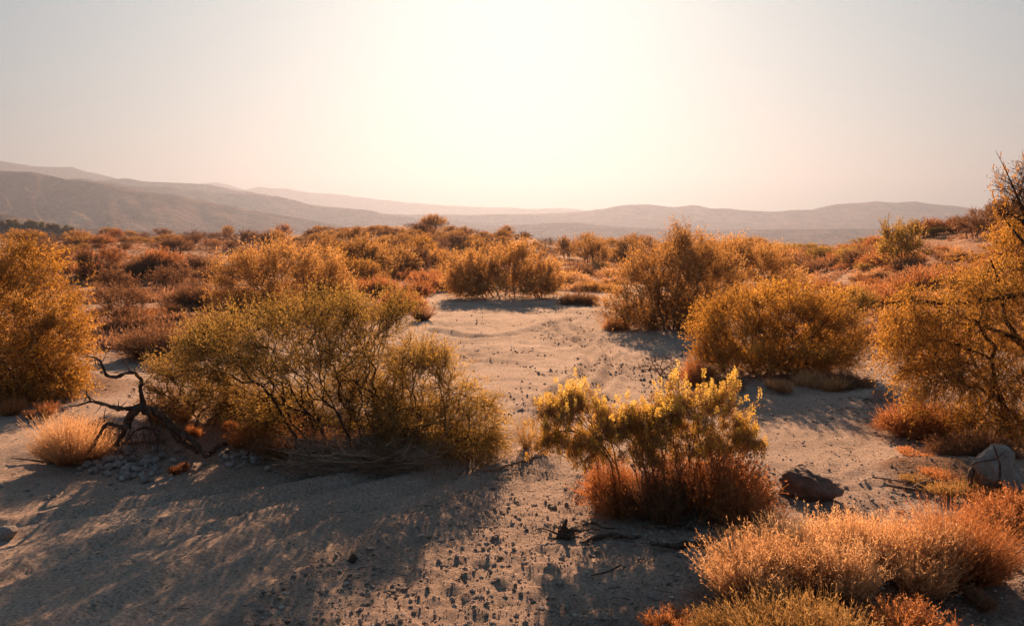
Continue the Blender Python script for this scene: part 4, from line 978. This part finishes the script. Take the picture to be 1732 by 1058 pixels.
# pebbles: far too many to count
def pebbles():
    rng = np.random.default_rng(5)
    def batch(n, sub, smin, smax, ymin, ymax, thr):
        X, Y = [], []; got = 0
        while got < n:
            y = ymin + (ymax - ymin) * rng.random(n) ** 1.5; x = rng.uniform(-.64, .64, n) * y
            g = gravel_mask(x, y); cl = vnoise(x * 3.5, y * 3.5, 91)
            sd_ = x - np.interp(y, [b[1] for b in BERM], [b[0] for b in BERM]); ok = rng.random(n) < (.25 + .75 * smooth((sd_ + .6) / .8) + .4 * smooth((y - 12) / 3)) * (thr + g * (1 - thr)) * (.25 + 1.3 * cl ** 2)
            X.append(x[ok]); Y.append(y[ok]); got += ok.sum()
        x = np.concatenate(X)[:n]; y = np.concatenate(Y)[:n]; s = smin + (smax - smin) * rng.random(n) ** 3.2
        V, F = ico(sub) if sub else (np.array([(1, 0, 0), (-.5, .87, 0), (-.5, -.87, 0), (0, 0, .8), (0, 0, -.8)]) * 1.0, np.array([(0, 1, 3), (1, 2, 3), (2, 0, 3), (1, 0, 4), (2, 1, 4), (0, 2, 4)]))
        m = len(V); a = rng.uniform(0, 6.28, n); ca, sa = np.cos(a), np.sin(a)
        sc = s[:, None, None] * rng.uniform(.6, 1.1, (n, 1, 3)) * np.array([1, 1, .72]); P = V[None] * sc * (1 + rng.normal(0, .13, (n, m, 1)))
        Q = P.copy(); Q[..., 0] = P[..., 0] * ca[:, None] - P[..., 1] * sa[:, None]; Q[..., 1] = P[..., 0] * sa[:, None] + P[..., 1] * ca[:, None]
        Q[..., 0] += x[:, None]; Q[..., 1] += y[:, None]; Q[..., 2] += (height(x, y) + s * .22)[:, None]
        return Q.reshape(-1, 3), (F[None] + (np.arange(n) * m)[:, None, None]).reshape(-1, 3)
    V1, F1 = batch(9000, 1, .006, .030, 4.6, 16, .09); V2, F2 = batch(40000, 0, .004, .013, 4.6, 13, .08)
    V3, F3 = batch(12000, 0, .010, .05, 12, 38, .08)
    V = np.concatenate([V1, V2, V3]); F = np.concatenate([F1, F2 + len(V1), F3 + len(V1) + len(V2)])
    tag(link('gravel', mesh_from('gravel', V, F, M['pebble'])), 'loose gravel and pebbles strewn over the sandy wash', 'gravel', kind='stuff')
pebbles()

def litter():
    rng = np.random.default_rng(15); n = 30000
    y = 4.8 + 20 * rng.random(n) ** 1.6; x = rng.uniform(-.64, .64, n) * y; near = np.zeros(n)
    for lx, ly, lr in LW: near = np.maximum(near, np.exp(-(np.hypot(x - lx, y - ly) / (lr * 1.15)) ** 2))
    ok = rng.random(n) < .05 + .95 * near * (.3 + vnoise(x * 4, y * 4, 3)); x, y = x[ok], y[ok]; n = len(x)
    st = np.stack([x, y, height(x, y) + .006], 1); d = rng.normal(0, 1, (n, 3)) * [1, .8, .18]; d[:, 2] = np.abs(d[:, 2]); d = unit(d); L = (.02 + .11 * rng.random(n) ** 3)[:, None]
    P = np.stack([st, st + d * L * .5 + rng.normal(0, .004, (n, 3)), st + d * L], 1); V, F = ribbons(P, .006, .003, rng)
    tag(link('twig_litter', mesh_from('twig_litter', V, F, M['stem'])), 'small brown twigs and leaf bits scattered under the shrubs', 'litter', kind='stuff')
litter()

# ------------------------------------------------------------------ middle and far shrubs: individuals sharing meshes
hemi = [(0, 0, .45, .85, .85, .50), (.3, .1, .55, .5, .5, .4), (-.3, -.1, .5, .5, .5, .42), (0, .2, .7, .4, .4, .3)]
def rts(s, n=5): r = np.random.default_rng(s); return [(r.uniform(-.2, .2), r.uniform(-.2, .2), -.03) for _ in range(n)]
def proto(name, seed, lm, sm, nt_=150, **kw):
    a = dict(lobes=hemi, roots=rts(seed), ntips=nt_, twigs=7, nleaf=8, tl=.22, ll=.045, lw=.015, rt=.004, up=.5, tw=.006); a.update(kw)
    return shrub_meshes(name, seed, lm, sm, **a)
LEAFY = [proto('far_shrub', 201, 'amber', 'bark'), proto('far_shrub', 202, 'gold', 'stem'), proto('far_shrub', 203, 'amber', 'stem'), proto('far_shrub', 204, 'olive', 'bark')]
BROWN = [proto('far_shrub', 211, 'brown', 'bark'), proto('far_shrub', 212, 'rust', 'bark', nleaf=6), proto('far_shrub', 213, 'brown', 'bark', nt_=120)]
BARE = [proto('far_shrub', 215, 'brown', 'greywood', nt_=130, nleaf=2)]
DARK = [proto('far_tree', 221, 'dark_green', 'bark', lobes=[(0, 0, .6, .8, .8, .4), (.3, 0, .7, .5, .5, .3), (-.35, .1, .55, .5, .5, .35)], nleaf=10)]
OLIVE_TREE = proto('far_tree', 223, 'olive', 'bark', nt_=190, lobes=[(0, 0, .6, .95, .95, .45), (.4, 0, .6, .6, .6, .35), (-.45, .1, .5, .6, .6, .4), (0, 0, .3, .9, .9, .3)], nleaf=11)
lo = dict(n=260, kids=5, w=.016, leafn=2, ll=.06, jag=.07)
DOMES = [dome_mesh('rust', 231, **lo), dome_mesh('brown', 232, **lo), dome_mesh('amber', 233, **lo), dome_mesh('straw', 234, **lo), dome_mesh('rust', 235, **lo)]

def put_leafy(px, py, wpx, hpx, ms, label, group=None, name='shrub', cat='shrub', b=None):
    b = at(px, py) if b is None else b
    if b is None: return
    k = b[1] / math.cos(PITCH) / FPX
    return shrub(name, ms, (b[0], b[1], b[2] - .05), label, cat, group, random.uniform(0, 6.28), (wpx * k / 2, wpx * k / 2, hpx * k), parts=('trunk', 'crown') if cat == 'tree' else ('stems', 'foliage'))
# individually placed ones
for px, py, w, h, ms, lb in [
    (1521, 455, 100, 84, OLIVE_TREE, 'rounded olive green tree on the slope right of the far plain'), (1438, 448, 70, 34, LEAFY[3], 'low green shrub left of the rounded olive tree'),
    (1614, 392, 32, 22, DARK[0], 'small black-green tree on the crest of the dark right-hand rise'), (1583, 402, 40, 20, DARK[0], 'low dark tree left of the one on the right-hand crest'),
    (858, 400, 34, 20, LEAFY[0], 'lone round shrub on the right shoulder of the low hill'), (386, 402, 30, 22, LEAFY[0], 'wispy shrub sticking up on the left skyline'), (480, 402, 40, 26, BROWN[1], 'shrub just left of the low hill on the skyline'),
    (625, 470, 110, 58, LEAFY[0], 'tall orange shrub behind the broad orange-brown one'), (700, 455, 90, 45, BROWN[0], 'dark brown shrub on the near slope of the low hill'), (560, 452, 80, 50, LEAFY[2], 'orange shrub at the left foot of the low hill'),
    (1000, 455, 90, 55, LEAFY[0], 'orange shrub behind the pale cushions'), (960, 440, 70, 40, LEAFY[2], 'amber shrub right of the low hill'), (1060, 445, 90, 48, LEAFY[0], 'amber shrub left of the fan-shaped one, farther off'),
    (1450, 545, 90, 70, LEAFY[3], 'olive shrub squeezed between the wide golden shrub and the weeping tree'), (150, 470, 70, 55, BROWN[0], 'dark bushy shrub behind the top of the left golden shrub'),
    (90, 470, 80, 60, BROWN[2], 'brown shrub above the left golden shrub'), (190, 452, 60, 40, BROWN[1], 'rusty shrub left of the bare earth bank'), (560, 520, 90, 60, LEAFY[0], 'orange shrub at the right end of the broad orange-brown one'),
    (700, 500, 80, 40, DOMES[0], 'low rusty dome left of the wide pale orange shrub'), (380, 545, 70, 40, DOMES[1], 'dusky dome shrub in front of the broad orange-brown one'), (760, 470, 60, 45, LEAFY[0], 'orange shrub left behind the wide pale one'),
    (1265, 430, 60, 30, LEAFY[0], 'small amber shrub on the skyline right of the fan-shaped one'), (1090, 430, 70, 32, LEAFY[2], 'amber shrub on the skyline left of the fan-shaped one')]:
    if isinstance(ms, tuple): put_leafy(px, py, w, h, ms, lb, name='desert_shrub' if 'tree' not in lb[:34] else 'round_tree', cat='tree' if 'tree' in lb[:34] else 'shrub')
    else: put_dome(px, py, w, h, ms, lb)

TONE = {}
for m_ in bpy.data.meshes:
    for a_, b_ in (('rust', 'rust-red '), ('brown', 'dark brown '), ('amber', 'amber '), ('golden', 'golden '), ('yellow_green', 'olive '), ('dark_green', 'dark green '), ('straw', 'straw-pale ')):
        if m_.materials and m_.materials[0].name.startswith(a_): TONE[m_.name.split('.')[0] + m_.materials[0].name] = b_
def zone(n, x0, x1, y0, y1, kinds, base_label, group, seed, wm=(.6, 1.4), hm=.5, clear=None, ypow=1.0, name='shrub'):
    """scatter over the ground; widths are in metres"""
    rng = np.random.default_rng(seed); made = 0
    for _ in range(n * 6):
        if made >= n: break
        px = rng.uniform(x0, x1); py = y0 + (y1 - y0) * rng.random() ** ypow
        if clear and clear(px, py): continue
        b = at(px, py)
        if b is None or math.hypot(b[0], b[1]) > 180: continue
        ms = kinds[rng.integers(len(kinds))]; R = wm[0] + (wm[1] * 1.15 - wm[0]) * rng.random() ** 1.3; H = R * 2 * hm * rng.uniform(.6, 1.3)
        rz = rng.uniform(0, 6.28); t_ = (R - wm[0]) / (wm[1] * 1.15 - wm[0]); fx = (px - max(x0, 0)) / (min(x1, 1732) - max(x0, 0)); dist = math.hypot(b[0], b[1])
        size = ['small ', 'middling ', 'large '][min(2, int(t_ * 3))]; tone_ = TONE.get((ms[1] if isinstance(ms, tuple) else ms).name.split('.')[0] + (ms[1] if isinstance(ms, tuple) else ms).materials[0].name, '')
        across = ['at its left end', 'left of its middle', 'at its middle', 'right of its middle', 'at its right end'][min(4, max(0, int(fx * 5)))]
        row = 'nearest row' if dist < 40 else 'middle rows' if dist < 80 else 'far rows'
        label = size + tone_ + base_label + ', ' + across + ', ' + row
        if isinstance(ms, tuple): shrub('desert_shrub' if dist < 60 else 'distant_shrub', ms, (b[0], b[1], b[2] - .05), label, 'shrub', group, rz, (R, R, H))
        else: tag(link('dome_shrub', ms, loc=(b[0], b[1], b[2] - .05), rot=(0, 0, rz), scale=(R, R, H)), label, 'shrub', group)
        made += 1
no_clear = lambda x, y: (730 < x < 1030 and y > 490) or (y > 505 and 640 < x < 1180)
zone(62, 30, 560, 400, 432, BROWN + BARE + LEAFY[:1], 'shrub on the left skyline field', 'shrubs along the left skyline', 1, (.9, 2.1), .40, ypow=1.2)
zone(40, 40, 600, 430, 500, BROWN + BARE + [DOMES[0], DOMES[1]], 'shrub in the left middle field', 'shrubs in the left middle field', 2, (.7, 1.6), .42)
zone(62, 520, 900, 377, 440, LEAFY[:3] + BROWN[:1] + BARE, 'shrub on the low hill', 'shrubs on the low hill', 3, (.9, 2.2), .36)
zone(26, 560, 760, 440, 500, LEAFY[:3] + [DOMES[0], DOMES[2]], 'shrub between low hill and clearing', 'shrubs below the low hill', 4, (.9, 1.9), .48, clear=no_clear)
zone(34, 900, 1330, 412, 445, LEAFY + BARE, 'shrub on the plain behind the clearing', 'shrubs on the plain behind the clearing', 5, (1.1, 2.3), .34)
zone(16, 960, 1050, 440, 500, [DOMES[2], DOMES[1], DOMES[3]], 'cushion by the clearing', 'cushion shrubs by the clearing', 6, (.5, 1.1), .4)
zone(40, 1320, 1500, 412, 460, [DOMES[0], DOMES[1], DOMES[4]] + LEAFY[3:], 'shrub on the far right plain', 'shrubs on the far right plain', 7, (.8, 1.9), .36)
zone(84, 1370, 1760, 380, 520, [DOMES[0], DOMES[1], DOMES[4], DOMES[3]], 'dome on the right-hand slope', 'dome shrubs on the right-hand slope', 8, (.45, 1.2), .38)
zone(24, 1540, 1760, 372, 404, BROWN + DARK, 'shrub on the right-hand crest', 'dark shrubs on the right-hand crest', 9, (.8, 1.8), .4)
zone(30, 150, 420, 500, 640, [DOMES[1], DOMES[1], BROWN[0], DOMES[4]], 'dome left of the open shrub', 'dusky domes left of the open shrub', 10, (.25, .7), .42, clear=lambda x, y: y > 610 or (x < 190 and y > 560))

# uncountable dry ground cover of the far field
def cover():
    rng = np.random.default_rng(77); n = 14000
    pa = rng.uniform(-60, 1800, n); r = 22 * (170 / 22) ** rng.random(n); a = np.arctan((pa - 866) / FPX)
    x = r * np.sin(a); y = r * np.cos(a)
    ok = ((pa < 640) | (pa > 1350) | (r > 44)) & (vnoise(x / 3.2, y / 3.2, 5) > .42); x, y = x[ok], y[ok]; n = len(x)
    s = rng.uniform(.14, .5, n) * (.7 + .6 * vnoise(x / 6, y / 6, 8)); m = 17
    q = np.repeat(np.arange(n), m); az = rng.random(n * m) * 6.28; el = rng.uniform(.15, 1.4, n * m)
    d = np.stack([np.cos(az) * np.cos(el), np.sin(az) * np.cos(el), np.sin(el) * .8], 1)
    base = np.stack([x, y, height(x, y)], 1)[q] + rng.normal(0, .32, (n * m, 3)) * [1, 1, 0] * s[q][:, None]
    V, F = leaves(base, d, s[q] * rng.uniform(.6, 1.1, n * m), .05 * (.6 + s[q]), rng)
    T = np.repeat(np.clip(.5 + .45 * fbm(x / 7, y / 7, 3, 6)[q] + rng.normal(0, .14, n * m), 0, 1), 3)
    tag(link('dry_undergrowth', mesh_from('dry_undergrowth', V, F, M['field'], tint=T)), 'dry rust-coloured undergrowth between the far shrubs', 'undergrowth', kind='stuff')
cover()

# ------------------------------------------------------------------ far valley: trees and pale houses
def valley():
    rng = np.random.default_rng(88)
    V, F = ico(2); V = V * (1 + .25 * rng.normal(0, 1, (len(V), 1)).clip(-1, 1)) * [1, 1, .8]
    def far_tree(loc, s, label, group):
        e = link('distant_tree', None, loc=loc, scale=(s, s, s)); tag(e, label, 'tree', group)
        link('crown', CR, e, loc=(0, 0, 1.1)); link('trunk', TR, e)
    q = rng.normal(0, 1, (420, 3)); q = unit(q) * rng.uniform(.5, 1.05, (420, 1)) * [1, 1, .75]
    LV, LF = leaves(q, unit(rng.normal(0, 1, (420, 3))), np.full(420, .32), np.full(420, .16), rng)
    CR = mesh_from('distant_crown', LV, LF, M['dark_green'], tint=np.repeat(rng.random(420), 3))
    tv, tf = tubes([(0, 0, -.2, 0, 0, .9, .10, .06), (0, 0, .5, .4, 0, 1.2, .05, .03), (0, 0, .5, -.35, .2, 1.2, .05, .03)], 5); TR = mesh_from('distant_trunk', tv, tf, M['bark'])
    dg = bpy.context.evaluated_depsgraph_get(); bpy.context.view_layer.update(); dg = bpy.context.evaluated_depsgraph_get()
    def hit(px, py, tmin=185):
        r = Vector(ray(px, py)).normalized(); ok, loc, *_ = S.ray_cast(dg, Vector((0, 0, EYE)) + r * tmin, r)
        return loc if ok else None
    for k in range(34):
        px = 130 * rng.random() ** 1.0; py = np.interp(px, [0, 60, 100, 130], [376, 381, 385, 391]) + rng.uniform(-1, 4)
        p = hit(px, py)
        if p: far_tree((p.x, p.y, p.z - .3), rng.uniform(.8, 1.5), 'small round tree on the low hill at the far left', 'trees on the far left hill')
    for k in range(36):
        px = rng.uniform(925, 1110); p = hit(px, 406 + rng.uniform(-2, 3), 400)
        if p: far_tree((p.x, p.y, p.z - .5), rng.uniform(2.0, 4.0), 'hazy tree in the valley line behind the clearing', 'valley trees behind the clearing')
    for k in range(26):
        px = rng.uniform(1370, 1480); p = hit(px, 402 + rng.uniform(-2, 3), 400)
        if p: far_tree((p.x, p.y, p.z - .5), rng.uniform(1.4, 3.0), 'hazy tree in the valley line on the right', 'valley trees on the right')
    hv = np.array([(-1, -1, 0), (1, -1, 0), (1, 1, 0), (-1, 1, 0), (-1, -1, 1), (1, -1, 1), (1, 1, 1), (-1, 1, 1)], float)
    hf = np.array([(0, 1, 5, 4), (1, 2, 6, 5), (2, 3, 7, 6), (3, 0, 4, 7), (3, 2, 1, 0)])
    mw = rough_mat('pale_plaster', [(.3, (.66, .60, .54)), (.7, (.78, .73, .67))], .5, .1, 2); mr = rough_mat('light_roof', [(.3, (.55, .49, .44)), (.7, (.72, .68, .62))], .5, .1, 2)
    HW = mesh_from('house_wall', hv, hf, mw)
    rv = np.array([(-1.08, -1.08, 1), (1.08, -1.08, 1), (1.08, 1.08, 1), (-1.08, 1.08, 1), (-1.0, 0, 1.45), (1.0, 0, 1.45)], float)
    HR = mesh_from('house_roof', rv, [np.array([(0, 1, 5, 4), (2, 3, 4, 5), (3, 2, 1, 0)]), np.array([(1, 2, 5), (3, 0, 4)])], mr)
    for k in range(70):
        if k < 20: px = rng.uniform(95, 150); py = rng.uniform(369, 376)
        else: px = rng.uniform(150, 430); py = rng.uniform(376, 389)
        p = hit(px, py, 500)
        if not p: continue
        w = p.y / FPX * rng.uniform(.8, 1.7)
        e = link('distant_house', None, loc=(p.x, p.y, p.z - .3), rot=(0, 0, rng.uniform(-.5, .5)), scale=(w, w * .8, w * .8)); tag(e, 'tiny pale house at the foot of the left mountains', 'house', 'pale houses at the foot of the mountains')
        link('wall', HW, e); link('roof', HR, e)
valley()
